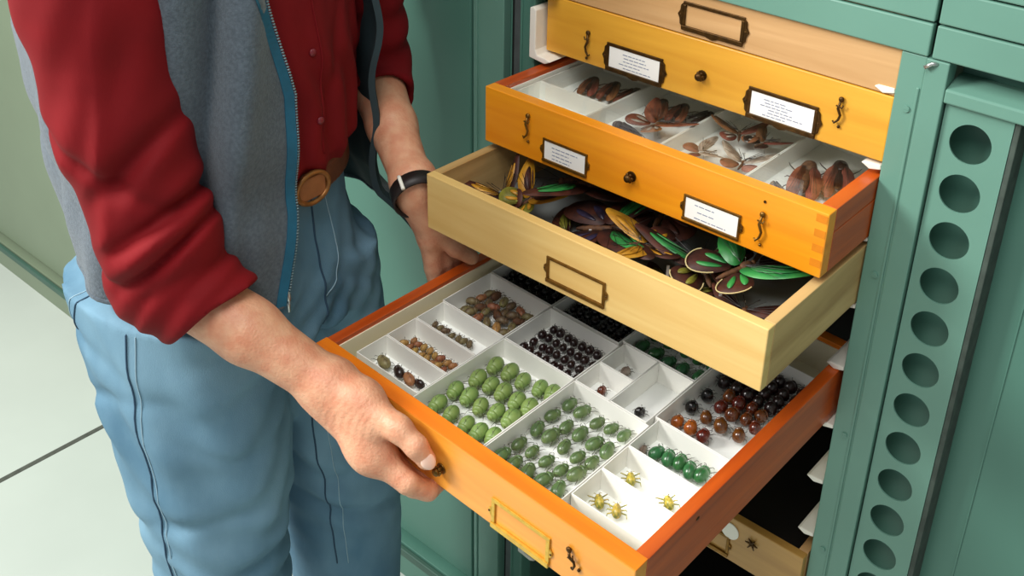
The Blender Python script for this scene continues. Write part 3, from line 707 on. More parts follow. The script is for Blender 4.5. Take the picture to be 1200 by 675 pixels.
butterfly('green birdwing butterfly right of the gold patched one', .140, W2(.326, -.104, ZB+.002, .8, .1, 0), M['wbrown'], M['wbrown'], M['wgreen'], M['wolive'], fold=.3, edge=True)
butterfly('largest green birdwing butterfly at the right end of the pale drawer', .135, W2(.360, -.100, ZB+.016, -.35, .1, 0), M['wgreen'], M['wbrown'], M['wgreen'], M['wgreen'], fold=.2, edge=True)
butterfly('dark butterfly with a cream wing edge in the right corner of the pale drawer', .085, W2(.394, -.140, ZB-.004, .2, 0, 0), M['wbrown'], M['wbrown'], None, None, fold=.05, edge=True)
butterfly('black butterfly half hidden beneath the orange drawer, right side', .120, W2(.350, -.030, ZB, .2, 0, 0), M['wbrown'], M['wbrown'], M['wgreen'], None, fold=.1)
butterfly('plain brown butterfly lying flat at the bottom, left half of the pale drawer', .100, W2(.150, -.135, ZB-.014, -.3, 0, 0), M['wbrown'], M['wbrown'], M['wolive'], None, fold=.04)
butterfly('brown butterfly with olive streaks lying flat, right of the middle paper strip', .090, W2(.310, -.145, ZB-.014, .1, 0, 0), M['wbrown'], M['wolive'], M['wolive'], None, fold=.04)
for (x, y), l in (((.180, -.1215), 'upright white paper strip between butterflies, left'), ((.2905, -.1235), 'upright clear and white paper strip beside the gold butterfly'), ((.362, -.1300), 'upright white paper strip in front of the largest green butterfly')):
    o = MB().box(-.0016, .0016, -.0004, .0004, -.012, .012).build('paper_tag', M['paper'], None); tag(o, l, 'paper tag', 'paper tags in the butterfly drawer'); o.matrix_world = W2(x, y, .958, .6, 0, 0)
# ------------------------------------------------------------------ the person: smooth implicit surfaces turned into meshes
class SDF:
    def __init__(s, lo, hi, h):
        s.h = h; s.lo = np.array(lo, np.float32)
        n = [int(math.ceil((b-a)/h))+1 for a, b in zip(lo, hi)]; s.n = n
        s.X, s.Y, s.Z = np.meshgrid(*[np.arange(k, dtype=np.float32)*h+a for k, a in zip(n, lo)], indexing='ij')
        s.F = np.full(n, 1e3, np.float32)
    def mn(s, d, k=.01):
        if k <= 0: s.F = np.minimum(s.F, d); return
        hh = np.clip(.5+.5*(s.F-d)/k, 0, 1); s.F = s.F*(1-hh)+d*hh-k*hh*(1-hh)
    def cut(s, d, k=.004):   # subtract region d<0
        a = s.F; b = -d; hh = np.clip(.5-.5*(a-b)/k, 0, 1); s.F = a*(1-hh)+b*hh+k*hh*(1-hh)
    def cone(s, a, b, ra, rb, k=.01, add=True, sq=None):
        a = np.array(a, np.float32); b = np.array(b, np.float32); ab = b-a; L = float(ab@ab)
        px, py, pz = s.X-a[0], s.Y-a[1], s.Z-a[2]
        t = np.clip((px*ab[0]+py*ab[1]+pz*ab[2])/L, 0, 1)
        dx, dy, dz = px-t*ab[0], py-t*ab[1], pz-t*ab[2]
        if sq is not None:   # flatten: stretch distances along axis sq[0] by factor sq[1]
            ax, q = np.array(sq[0], np.float32), sq[1]; ax = ax/np.linalg.norm(ax)
            c = dx*ax[0]+dy*ax[1]+dz*ax[2]; e = c*(q-1); dx, dy, dz = dx+ax[0]*e, dy+ax[1]*e, dz+ax[2]*e
        d = np.sqrt(dx*dx+dy*dy+dz*dz)-(ra+(rb-ra)*t)
        if add: s.mn(d, k)
        return d
    def ell(s, c, r, k=.01, R=None, add=True):
        px, py, pz = s.X-c[0], s.Y-c[1], s.Z-c[2]
        if R is not None:
            R = np.array(R, np.float32); px, py, pz = [R[i][0]*px+R[i][1]*py+R[i][2]*pz for i in range(3)]
        k0 = np.sqrt((px/r[0])**2+(py/r[1])**2+(pz/r[2])**2); k1 = np.sqrt((px/r[0]**2)**2+(py/r[1]**2)**2+(pz/r[2]**2)**2)
        d = k0*(k0-1)/np.maximum(k1, 1e-6)
        if add: s.mn(d, k)
        return d
    def loft(s, rows, k=.02, add=True, th=0, cap=.01):
        """rows: (z, cx, cy, a, b) stacked ellipses, axes turned by th"""
        rows = sorted(rows); zs = [r[0] for r in rows]; Zc = s.Z[0, 0, :]
        cx, cy, a, b = [np.interp(Zc, zs, [r[i] for r in rows]).astype(np.float32)[None, None, :] for i in (1, 2, 3, 4)]
        c, sn = math.cos(th), math.sin(th)
        dx, dy = s.X-cx, s.Y-cy; u = c*dx+sn*dy; v = -sn*dx+c*dy
        k0 = np.sqrt((u/a)**2+(v/b)**2); k1 = np.sqrt((u/a**2)**2+(v/b**2)**2)
        d = k0*(k0-1)/np.maximum(k1, 1e-6)
        d = np.maximum(d, np.maximum(zs[0]-s.Z, s.Z-zs[-1]))
        if add: s.mn(d, k)
        return d
    def mesh(s):
        F = s.F; n = F.shape; h = s.h; ins = F < 0
        c = np.zeros(tuple(k-1 for k in n), np.int8)
        for i in (0, 1):
            for j in (0, 1):
                for k in (0, 1): c += ins[i:n[0]-1+i, j:n[1]-1+j, k:n[2]-1+k]
        act = (c > 0) & (c < 8); idx = np.full(act.shape, -1, np.int64); cells = np.argwhere(act); idx[act] = np.arange(len(cells))
        V = np.zeros((len(cells), 3)); W = np.zeros(len(cells))
        ci, cj, ck = cells.T
        cor = [(i, j, k) for i in (0, 1) for j in (0, 1) for k in (0, 1)]
        for a in cor:
            for ax in range(3):
                if a[ax] == 0:
                    b = list(a); b[ax] = 1
                    fa = F[ci+a[0], cj+a[1], ck+a[2]]; fb = F[ci+b[0], cj+b[1], ck+b[2]]
                    m_ = (fa < 0) != (fb < 0); t = np.where(m_, fa/np.where(m_, fa-fb, 1), 0)
                    P = np.array(a, float)[None, :].repeat(len(cells), 0); P[:, ax] += t
                    V += P*m_[:, None]; W += m_
        V = (V/W[:, None]+cells)*h+s.lo
        Q = []
        for ax in range(3):
            o1, o2 = [(1, 2), (2, 0), (0, 1)][ax]
            sl = [slice(1, -1)]*3; sl[ax] = slice(0, n[ax]-1); sl2 = list(sl); sl2[ax] = slice(1, n[ax])
            A = ins[tuple(sl)]; Bb_ = ins[tuple(sl2)]; base = np.array([1, 1, 1]); base[ax] = 0
            for flip, mk in ((0, A & ~Bb_), (1, ~A & Bb_)):
                e = np.argwhere(mk)+base
                def cell(d1, d2):
                    q = e.copy(); q[:, o1] -= d1; q[:, o2] -= d2; return idx[q[:, 0], q[:, 1], q[:, 2]]
                q = np.stack([cell(1, 1), cell(0, 1), cell(0, 0), cell(1, 0)], 1)
                if flip: q = q[:, ::-1]
                Q.append(q)
        return V, np.concatenate(Q)
def mesh_obj(name, parts, m, parent, smooth_it=0):
    vs = []; fs = []; b = 0
    for V, Q in parts:
        vs.append(V); fs.append(Q+b); b += len(V)
    V = np.concatenate(vs); Q = np.concatenate(fs)
    me = bpy.data.meshes.new(name); me.vertices.add(len(V)); me.vertices.foreach_set('co', V.astype(np.float32).ravel())
    me.loops.add(len(Q)*4); me.loops.foreach_set('vertex_index', Q.ravel().astype(np.int32))
    me.polygons.add(len(Q)); me.polygons.foreach_set('loop_start', np.arange(0, len(Q)*4, 4, dtype=np.int32)); me.polygons.foreach_set('loop_total', np.full(len(Q), 4, np.int32))
    me.polygons.foreach_set('use_smooth', np.ones(len(Q), bool)); me.update(calc_edges=True); me.validate()
    off = Vector(parent.location) if parent else Vector((0, 0, 0))
    me.transform(Matrix.Translation(-off))
    me.materials.append(m)
    o = bpy.data.objects.new(name, me); COL.objects.link(o)
    if parent: o.parent = parent
    if smooth_it:
        s_ = o.modifiers.new('smooth', 'SMOOTH'); s_.iterations = smooth_it; s_.factor = .5
    return o
def fold(S, p, d, amp, wl, ph=0, sharp=1):
    """travelling cloth folds: returns displacement field"""
    q = ((S.X-p[0])*d[0]+(S.Y-p[1])*d[1]+(S.Z-p[2])*d[2])/wl*2*PI+ph
    return amp*np.sin(q)
def gauss(S, c, r):
    return np.exp(-(((S.X-c[0])/r[0])**2+((S.Y-c[1])/r[1])**2+((S.Z-c[2])/r[2])**2))
PX, PY = -.214, -.322
person = thing('person', 'person in grey fleece vest, red shirt and blue jeans, holding the lowest drawer', 'person', (PX, PY, 0))
def PO(mb_, name, m, parent=person, smooth=True, bevel=0):
    off = Vector(person.location); mb_.v = [tuple(Vector(v)-off) for v in mb_.v]
    return mb_.build(name, m, parent, smooth, bevel)
TH = .20
def BF(f, l, z=0):   # body frame: forward, left
    return (PX+f*math.cos(TH)-l*math.sin(TH), PY+f*math.sin(TH)+l*math.cos(TH), z)
# --- right forearm and hand (fine)
def arr(*p): return np.array(p, float)
EL = arr(-.0985, -.487, .957); WR = arr(.0571, -.409, .8523)
S = SDF((-.15, -.55, .72), (.235, -.285, 1.02), .0019)
S.cone(EL, EL*.5+WR*.5, .038, .0345, .01); S.cone(EL*.5+WR*.5, WR, .0345, .0285, .015, sq=((.3, .9, .5), 1.08))
K = {}
K['cmc'] = arr(.1000, -.401, .8470); K['tm'] = arr(.1550, -.3975, .8410); K['ti'] = arr(.1775, -.3945, .8290); K['tt'] = arr(.1875, -.3900, .8140)
mcp = [arr(.132, -.413, .8020), arr(.124, -.400, .794), arr(.112, -.394, .780), arr(.098, -.392, .768)]
pip = [arr(.1715, -.402, .7813), arr(.164, -.388, .762), arr(.150, -.372, .757), arr(.132, -.360, .756)]
dip = [arr(.1817, -.383, .7630), arr(.172, -.358, .7605), arr(.158, -.340, .760), arr(.140, -.328, .761)]
tip = [arr(.1800, -.360, .7620), arr(.167, -.337, .762), arr(.152, -.320, .762), arr(.137, -.309, .762)]
# palm
for i in range(4):
    S.cone(WR+arr(0, .003*i-.004, -.003*i), mcp[i], .0225, .0155-.0006*i, .018)
S.cone(WR+arr(.012, 0, .002), K['cmc'], .0235, .020, .018)
S.cone(K['cmc'], K['tm'], .0195, .0124, .014); S.cone(K['cmc'], mcp[0], .020, .0155, .02)
S.cone(K['cmc']+arr(.02, -.004, -.02), mcp[0]+arr(-.012, -.003, .004), .016, .015, .02)
S.cone(K['tm'], K['ti'], .0126, .0116, .010); S.cone(K['ti'], K['tt'], .0115, .0102, .006, sq=((.54, -.50, .68), 1.15))
for i in range(4):
    r = .0112-.0006*i
    S.cone(mcp[i], pip[i], r*1.30, r*1.10, .012); S.cone(pip[i], dip[i], r*1.03, r*.92, .003); S.cone(dip[i], tip[i], r*.92, r*.80, .003)
# thumb web crease and skin folds over the joints
S.F += .0011*np.exp(-((np.abs((S.X-.135)*.6+(S.Z-.830)*.8)/.0016)**2))*gauss(S, (.135, -.425, .830), (.02, .014, .02))
for q in (-.004, 0, .004):
    dirv = (K['tt']-K['tm']); dirv = dirv/np.linalg.norm(dirv)
    t = (S.X-K['ti'][0])*dirv[0]+(S.Y-K['ti'][1])*dirv[1]+(S.Z-K['ti'][2])*dirv[2]-q
    S.F += .0005*np.exp(-(t/.0009)**2)*gauss(S, K['ti'], (.02, .02, .02))
S.F += .0004*np.sin((S.X*.6-S.Z*.5+S.Y*.5)/.0065*2*PI+3*np.sin(S.Z*120))*gauss(S, WR+arr(.045, -.01, -.01), (.035, .03, .03))
for i in range(2):
    S.F += .0006*np.sin(((S.X-pip[i][0])*.9-(S.Z-pip[i][2])*.4)/.0032*2*PI)*gauss(S, pip[i], (.009, .012, .010))
# tendons and knuckle relief
S.F -= .0012*np.exp(-((S.X*.55+S.Z*.83-(WR[0]*.55+WR[2]*.83)+.01)/.004)**2)*gauss(S, (.06, -.43, .83), (.05, .02, .03))
handR = S.mesh()
# --- left forearm and hand
EL2 = arr(-.212, -.103, 1.046); WR2 = arr(-.0375, -.194, .978)
S = SDF((-.28, -.26, .80), (.06, -.05, 1.17), .0024)
S.cone(EL2, EL2*.5+WR2*.5, .038, .030, .01); S.cone(EL2*.5+WR2*.5, WR2, .030, .0245, .015)
mc2 = [arr(-.030, -.176, .897), arr(-.037, -.159, .890), arr(-.041, -.142, .891), arr(-.043, -.125, .898)]
for i in range(4):
    S.cone(WR2+arr(-.002*i, .004*i-.002, 0), mc2[i], .0205, .0148, .016)
# thumb rests on the rim, fingers go down the outside of the side panel and hook under it
S.cone(WR2+arr(.002, .0, -.02), arr(-.020, -.170, .910), .0195, .0150, .014); S.cone(arr(-.020, -.170, .910), arr(-.006, -.154, .882), .0135, .0118, .006); S.cone(arr(-.006, -.154, .882), arr(.004, -.136, .8645), .0115, .0098, .004)
for i in range(4):
    r = .0110-.0005*i; p = mc2[i]; a_ = arr(-.0305, -.170+.018*i, .850); b_ = arr(-.026, -.164+.018*i, .802); c_ = arr(-.008, -.158+.017*i, .762+.002*i)
    S.cone(p, a_, r*1.28, r*1.08, .008); S.cone(a_, b_, r*1.06, r*.98, .003); S.cone(b_, c_, r*.98, r*.86, .003)
handL = S.mesh()
# --- torso, neck and head under and above the clothes
S = SDF((-.46, -.58, .70), (.04, .02, 1.74), .0065)
S.loft([(.84, *BF(0, 0)[:2], .11, .15), (.98, *BF(.0, 0)[:2], .095, .145), (1.15, *BF(.01, 0)[:2], .105, .16), (1.32, *BF(.01, 0)[:2], .10, .17), (1.40, *BF(.01, 0)[:2], .07, .13)], .03, th=TH)
shR = arr(*BF(.015, -.185, 1.355)); shL = arr(*BF(.0, .205, 1.355))
S.cone(shR, EL+arr(0, 0, .02), .052, .042, .03); S.cone(shL, EL2+arr(0, 0, .02), .052, .042, .03)
hc = arr(*BF(.06, 0, 1.60))
S.cone(BF(.015, 0, 1.38), hc+arr(-.02, 0, -.06), .058, .055, .03)
S.ell(hc+arr(-.01, 0, .02), (.098, .077, .105), .01); S.ell(hc+arr(.03, 0, -.055), (.060, .052, .062), .04)
S.cone(hc+arr(.082, .004, .012), hc+arr(.108, .006, -.022), .009, .014, .012)
for s_ in (-1, 1):
    S.ell(hc+arr(-.005-.01*s_, s_*.079, -.005), (.018, .008, .031), .006)
    d = S.ell(hc+arr(.088-.003*s_, s_*.031+.006, .014), (.012, .015, .009), add=False); S.cut(d, .012)
    S.ell(hc+arr(.072-.003*s_, s_*.031+.006, .014), (.014, .013, .011), .003)
S.cone(hc+arr(.082, -.018, -.052), hc+arr(.084, .026, -.052), .007, .007, .006)
torso = S.mesh()
body = mesh_obj('body', [handR, handL, torso], M['skin'], person, 2)
# thumbnail
tn = arr(*K['tt']); nb = MB()
tdir = Vector((K['tt']-K['ti']).tolist()).normalized(); cv_ = Vector((.50, -.45, .74)); nrm = (cv_-tdir*cv_.dot(tdir)).normalized(); sd = tdir.cross(nrm)
T = Matrix((sd, tdir, nrm)).transposed().to_4x4(); T.translation = Vector(K['tt'].tolist())-tdir*.0002+nrm*.0064
nb.ell((0, 0, 0), (.0078, .0098, .0036), 20, 14, T)
PO(nb, 'thumbnail', M['nail'], body)
# hair
S = SDF((hc[0]-.15, hc[1]-.12, hc[2]-.12), (hc[0]+.12, hc[1]+.12, hc[2]+.16), .006)
S.ell(hc+arr(-.016, 0, .028), (.106, .086, .110), .01); d = S.ell(hc+arr(.075, 0, -.045), (.085, .12, .10), add=False); S.cut(d, .01)
S.F += .002*np.sin(S.X*260+np.sin(S.Y*90)*2)
mesh_obj('hair', [S.mesh()], M['hair'], person, 1)
# --- jeans
S = SDF((-.46, -.60, .05), (.06, -.02, 1.06), .0052)
def row(z, f, l, a, b): p = BF(f, l); return (z, p[0], p[1], a, b)
S.loft([row(.80, -.026, 0, .165, .166), row(.87, -.030, 0, .167, .160), row(.93, -.024, 0, .148, .150), row(.98, -.004, 0, .122, .140), row(1.015, .002, 0, .118, .136)], .02, th=TH)
S.loft([row(.06, .03, -.115, .085, .075), row(.20, .025, -.115, .078, .070), row(.50, .022, -.113, .090, .084), row(.60, .008, -.104, .104, .092), row(.74, -.016, -.094, .134, .098), row(.86, -.028, -.088, .158, .098)], .03, th=TH)
S.loft([row(.06, .055, .095, .085, .075), row(.20, .05, .092, .082, .074), row(.50, .050, .088, .096, .090), row(.60, .034, .086, .102, .094), row(.74, .0, .086, .126, .096), row(.86, -.022, .084, .150, .096)], .03, th=TH)
Xb = (S.X-PX)*math.cos(TH)+(S.Y-PY)*math.sin(TH); Yb = -(S.X-PX)*math.sin(TH)+(S.Y-PY)*math.cos(TH)
# crotch whiskers, pull folds, knee folds
for sgn in (-1, 1):
    q = (S.Z-.80)*1.0+sgn*Yb*.7
    S.F += .0030*np.sin(q/.040*2*PI+sgn)*np.exp(-((S.Z-.82)/.07)**2-((Xb-.10)/.09)**2-((Yb-sgn*.05)/.08)**2)
S.F += .0035*np.sin(((S.Z-.5)+.35*Xb+.2*Yb)/.055*2*PI+np.sin(Yb*30))*np.exp(-((S.Z-.50)/.10)**2)
S.F += .0028*np.sin(((S.Z)+.6*Xb)/.075*2*PI)*np.exp(-((S.Z-.72)/.09)**2-((Xb+.12)/.08)**2)
S.F += .0040*np.sin((Xb*.9+Yb*.3+.25*S.Z)/.085*2*PI+.8)*np.exp(-((S.Z-.62)/.22)**2)
S.F += .0022*np.sin((Xb*.5-Yb*.8+.6*S.Z)/.050*2*PI)*np.exp(-((S.Z-.68)/.25)**2)
def jf(c, d, w, amp, r):
    dn_ = np.array(d, float); dn_ /= np.linalg.norm(dn_)
    t_ = (S.X-c[0])*dn_[0]+(S.Y-c[1])*dn_[1]+(S.Z-c[2])*dn_[2]
    return .65*amp*np.exp(-(t_/w)**2)*gauss(S, c, r)
for (f, l, z, d, w, amp, r) in [(.08, -.10, .70, (.5, 0, .8), .010, .010, (.10, .08, .06)), (.06, -.15, .58, (-.4, .2, .9), .011, .010, (.10, .10, .05)), (.06, -.15, .51, (.5, -.3, .8), .010, .010, (.10, .10, .05)), (.07, -.12, .46, (-.2, .2, .9), .010, .009, (.1, .1, .05)),
        (.12, .03, .76, (.3, .5, .8), .009, .010, (.08, .06, .05)), (.12, -.02, .80, (.2, -.6, .7), .008, .009, (.08, .06, .05)), (.13, .06, .60, (.2, .5, .8), .010, .010, (.08, .10, .05)), (.12, .04, .53, (.2, -.4, .8), .010, .010, (.1, .1, .05)), (.12, .06, .45, (.2, .3, .9), .010, .010, (.1, .1, .05)),
        (-.12, -.15, .80, (.2, .5, .8), .010, .009, (.10, .10, .06)), (-.08, -.17, .73, (-.3, .3, .9), .010, .009, (.10, .10, .05)), (.0, -.18, .66, (.6, -.1, .5), .012, .008, (.09, .09, .09))]:
    S.F += jf(BF(f, l, z), d, w, amp, r)
jeansM = S.mesh()
jeans = mesh_obj('jeans', [jeansM], M['jeans'], person, 2)
def bvh(parts):
    V, Q = parts; return BVHTree.FromPolygons([tuple(map(float, v)) for v in V], [tuple(map(int, q)) for q in Q])
JB = bvh(jeansM)
def on_surface(B_, axis_pt, ang, z, out=.0012, dz=0):
    """walk out from a vertical axis at angle ang and stop on the cloth"""
    o_ = Vector((axis_pt[0], axis_pt[1], z)); d_ = Vector((math.cos(ang+TH), math.sin(ang+TH), 0))
    h_ = B_.ray_cast(o_, d_)
    return (h_[0]+d_*out) if h_[0] is not None else None
def seamline(B_, pts, r, name, m, parent, n=40, out=.0005, flat=1, axis=None):
    """pts: (axis forward, axis left, angle, z)"""
    P = []
    for i in range(n+1):
        t = i/n*(len(pts)-1); k = min(int(t), len(pts)-2); u = t-k
        q = [pts[k][j]*(1-u)+pts[k+1][j]*u for j in range(4)]
        h_ = on_surface(B_, BF(q[0], q[1]), q[2], q[3], out)
        if h_ is not None: P.append(h_)
    mb_ = MB().tube(P, r, 6); return PO(mb_, name, m, parent)
R_ = math.radians
# side seams, fly, pockets
side = [(0, -.02, R_(-92), .955), (0, -.05, R_(-91), .85), (0, -.09, R_(-90), .74), (.01, -.108, R_(-90), .60), (.02, -.115, R_(-90), .46), (.025, -.115, R_(-92), .2)]
seamline(JB, side, .0012, 'side_seam', M['seam'], jeans)
seamline(JB, [(q[0], q[1], q[2]+R_(5), q[3]) for q in side], .0006, 'side_stitching', M['stitch'], jeans)
inn = [(0, 0, R_(-4), .80), (.03, -.115, R_(60), .74), (.03, -.115, R_(62), .6), (.03, -.115, R_(64), .46)]
seamline(JB, [(0, 0, R_(0), 1.00), (0, 0, R_(-2), .95), (0, 0, R_(-3), .90), (0, 0, R_(-4), .85), (0, 0, R_(-5), .80)], .0013, 'fly_seam', M['seam'], jeans)
seamline(JB, [(0, 0, R_(11), .985), (0, 0, R_(13), .94), (0, 0, R_(12), .90), (0, 0, R_(6), .862), (0, 0, R_(-3), .850)], .0007, 'fly_stitching', M['stitch'], jeans)
seamline(JB, [(.05, .10, R_(-72), .70), (.055, .10, R_(-72), .62), (.062, .105, R_(-70), .50), (.062, .105, R_(-68), .36)], .0011, 'inner_seam', M['seam'], jeans)
seamline(JB, [(.05, .10, R_(-62), .70), (.055, .10, R_(-62), .62), (.062, .105, R_(-60), .50), (.062, .105, R_(-58), .36)], .0006, 'inner_stitching', M['stitch'], jeans)
seamline(JB, [(0, -.02, R_(-50), .975), (0, -.02, R_(-62), .93), (0, -.03, R_(-80), .905), (0, -.03, R_(-95), .90)], .0010, 'front_pocket_seam', M['seam'], jeans)
seamline(JB, [(-.02, -.05, R_(-120), .945), (-.02, -.05, R_(-120), .86), (-.02, -.05, R_(-124), .815), (-.02, -.05, R_(-140), .800)], .0010, 'back_pocket_seam', M['seam'], jeans)
seamline(JB, [(-.02, -.05, R_(-124), .945), (-.02, -.05, R_(-124), .866), (-.02, -.05, R_(-128), .823), (-.02, -.05, R_(-142), .81)], .0006, 'back_pocket_stitching', M['stitch'], jeans)
# belt and buckle
S = SDF((-.40, -.54, .97), (.0, -.09, 1.05), .004)
d = S.loft([row(.97, -.002, 0, .132, .149), row(1.03, .004, 0, .124, .143)], add=False, th=TH)
S.F = np.maximum(np.maximum(d, .984-S.Z), S.Z-1.018)
beltM = S.mesh(); belt = mesh_obj('belt', [beltM], M['belt'], person, 1)
bx = Vector(BF(.128, -.012, 1.0)); T = T_(bx) @ Matrix.Rotation(TH-.12, 4, 'Z')
bk = MB(); P = [(.005, .024*math.cos(a)*1.0, .019*math.sin(a)) for a in [2*PI*i/24 for i in range(25)]]
bk.tube(P, .0032, 8, T, cap=False); PO(bk, 'belt_buckle', M['beltb'], belt)
lp_ = MB().box(.001, .0055, -.022, .020, -.014, .014, T); PO(lp_, 'belt_tongue', M['beltl'], belt, False, .002)
# --- red shirt
S = SDF((-.44, -.60, .89), (.08, .04, 1.46), .0042)
S.loft([row(.96, 0, 0, .112, .130), row(1.00, .002, 0, .120, .138), row(1.03, .006, 0, .132, .150), row(1.15, -.006, 0, .148, .170), row(1.30, -.010, 0, .138, .185), row(1.40, .005, 0, .090, .150), row(1.44, .005, 0, .064, .070)], .02, th=TH)
Xb = (S.X-PX)*math.cos(TH)+(S.Y-PY)*math.sin(TH); Yb = -(S.X-PX)*math.sin(TH)+(S.Y-PY)*math.cos(TH)
S.F += .0045*np.sin((Yb+.25*(S.Z-1.1)+.006*np.sin(S.Z*50))/.048*2*PI)*np.exp(-((S.Z-1.06)/.12)**2)*(Xb > 0)
S.F += .0040*np.exp(-((Yb-.02-.35*(S.Z-1.1))/.010)**2)*(Xb > 0)*np.exp(-((S.Z-1.12)/.12)**2)+.0035*np.exp(-((Yb+.045+.5*(S.Z-1.08))/.008)**2)*(Xb > 0)*np.exp(-((S.Z-1.08)/.09)**2)
# right sleeve, rolled at the elbow
ax_ = EL-shR; axn = ax_/np.linalg.norm(ax_)
fa = WR-EL; fan = fa/np.linalg.norm(fa)
C1 = EL+arr(-.006, .0, .002)
A0, A1, A2 = arr(-.146, -.495, 1.250), arr(-.1280, -.4970, 1.1305), arr(-.0985, -.4890, 1.0114)
S.cone(shR, A0, .070, .067, .03); S.cone(A0, A1, .067, .063, .02); S.cone(A1, A2, .063, .060, .02); S.cone(A2, C1, .060, .057, .015)
tS = (S.X-EL[0])*axn[0]+(S.Y-EL[1])*axn[1]+(S.Z-EL[2])*axn[2]
axn = (EL-A0)/np.linalg.norm(EL-A0)
tS = (S.X-EL[0])*axn[0]+(S.Y-EL[1])*axn[1]+(S.Z-EL[2])*axn[2]
sR = (S.X-EL[0])*.776+(S.Y-EL[1])*.629            # across the sleeve
def crease(off, slope, w, amp, c, r):
    return amp*np.exp(-((tS+slope*sR-off)/w)**2)*gauss(S, c, r)
bigr = (.09, .08, .055)
S.F += crease(-.030, .75, .008, .017, EL+arr(.035, -.02, .055), (.06, .08, .05))
S.F += crease(-.075, .55, .010, .015, EL+arr(.04, 0, .10), (.07, .09, .05))
S.F += crease(-.005, -.45, .006, .010, EL+arr(-.02, -.04, .02), (.07, .06, .05))
S.F += crease(-.150, .9, .016, .013, EL+arr(.02, -.04, .17), (.07, .09, .07))
S.F += crease(-.115, -.8, .010, .010, EL+arr(-.03, -.05, .12), (.07, .09, .07))
S.F -= crease(-.055, .65, .012, .006, EL+arr(.03, -.04, .08), (.06, .09, .06))
S.F -= .0050*np.exp(-((sR+.040+.10*tS)/.008)**2)*gauss(S, EL+arr(-.05, -.05, .18), (.12, .10, .16))
S.F += .0040*np.exp(-((sR+.022+.10*tS)/.014)**2)*gauss(S, EL+arr(-.05, -.05, .18), (.12, .10, .16))
S.F += .0018*np.sin((tS*.8+sR*1.1)/.052*2*PI+3*np.sin(tS*14))*gauss(S, EL+arr(-.02, 0, .16), (.16, .12, .16))
# cuff: rolled band around the forearm, open end
cA = EL+fan*.004; cB = EL+fan*.078
S.cone(C1, cA, .057, .057, .012)
cuff = S.cone(cA, cB, .0610, .0500, add=False)
tc = (S.X-EL[0])*fan[0]+(S.Y-EL[1])*fan[1]+(S.Z-EL[2])*fan[2]
hq = (S.X-EL[0])*.207+(S.Y-EL[1])*.615+(S.Z-EL[2])*.755
cuff = np.maximum(cuff, tc-.062-.30*hq)+.0018*np.sin((S.X*.8-S.Z*.9+S.Y*.5)/.034*2*PI+np.sin(S.Z*60))
S.mn(cuff, .004)
S.F += .0030*np.exp(-((tc-.006)/.0035)**2)*gauss(S, EL, (.1, .1, .1)) 
inner = S.cone(EL-fan*.02, cB+fan*.05, .0405, .0405, add=False); S.cut(np.maximum(inner, .048-tc+.30*hq), .003)
# left sleeve
fb = WR2-EL2; fbn = fb/np.linalg.norm(fb)
S.cone(shL, shL*.5+EL2*.5, .070, .062, .03); S.cone(shL*.5+EL2*.5, EL2, .062, .052, .03)
cB2 = EL2+fbn*.06; cf = S.cone(EL2, cB2, .050, .044, add=False); tc2 = (S.X-EL2[0])*fbn[0]+(S.Y-EL2[1])*fbn[1]+(S.Z-EL2[2])*fbn[2]
S.mn(np.maximum(cf, tc2-.052), .006)
S.F += gauss(S, EL2+arr(0, 0, .05), (.08, .08, .09))*.004*np.sin((S.Z+S.X*.5)/.045*2*PI)
inner = S.cone(EL2, cB2+fbn*.05, .037, .037, add=False); S.cut(np.maximum(inner, .040-tc2), .004)
shirtM = S.mesh(); shirt = mesh_obj('shirt', [shirtM], M['red'], person, 1)
SB = bvh(shirtM)
seamline(SB, [(0, 0, R_(2), 1.38), (0, 0, R_(1), 1.25), (0, 0, R_(3), 1.15), (0, 0, R_(1), 1.04)], .0013, 'button_placket', M['red'], shirt)
for i, z in enumerate((1.085, 1.165, 1.245, 1.325)):
    h_ = on_surface(SB, BF(0, 0), R_(-2), z, .0012)
    if h_ is not None: PO(MB().ell(tuple(h_), (.0022, .0045, .0045), 14, 8), 'button', M['buttonm'], shirt)
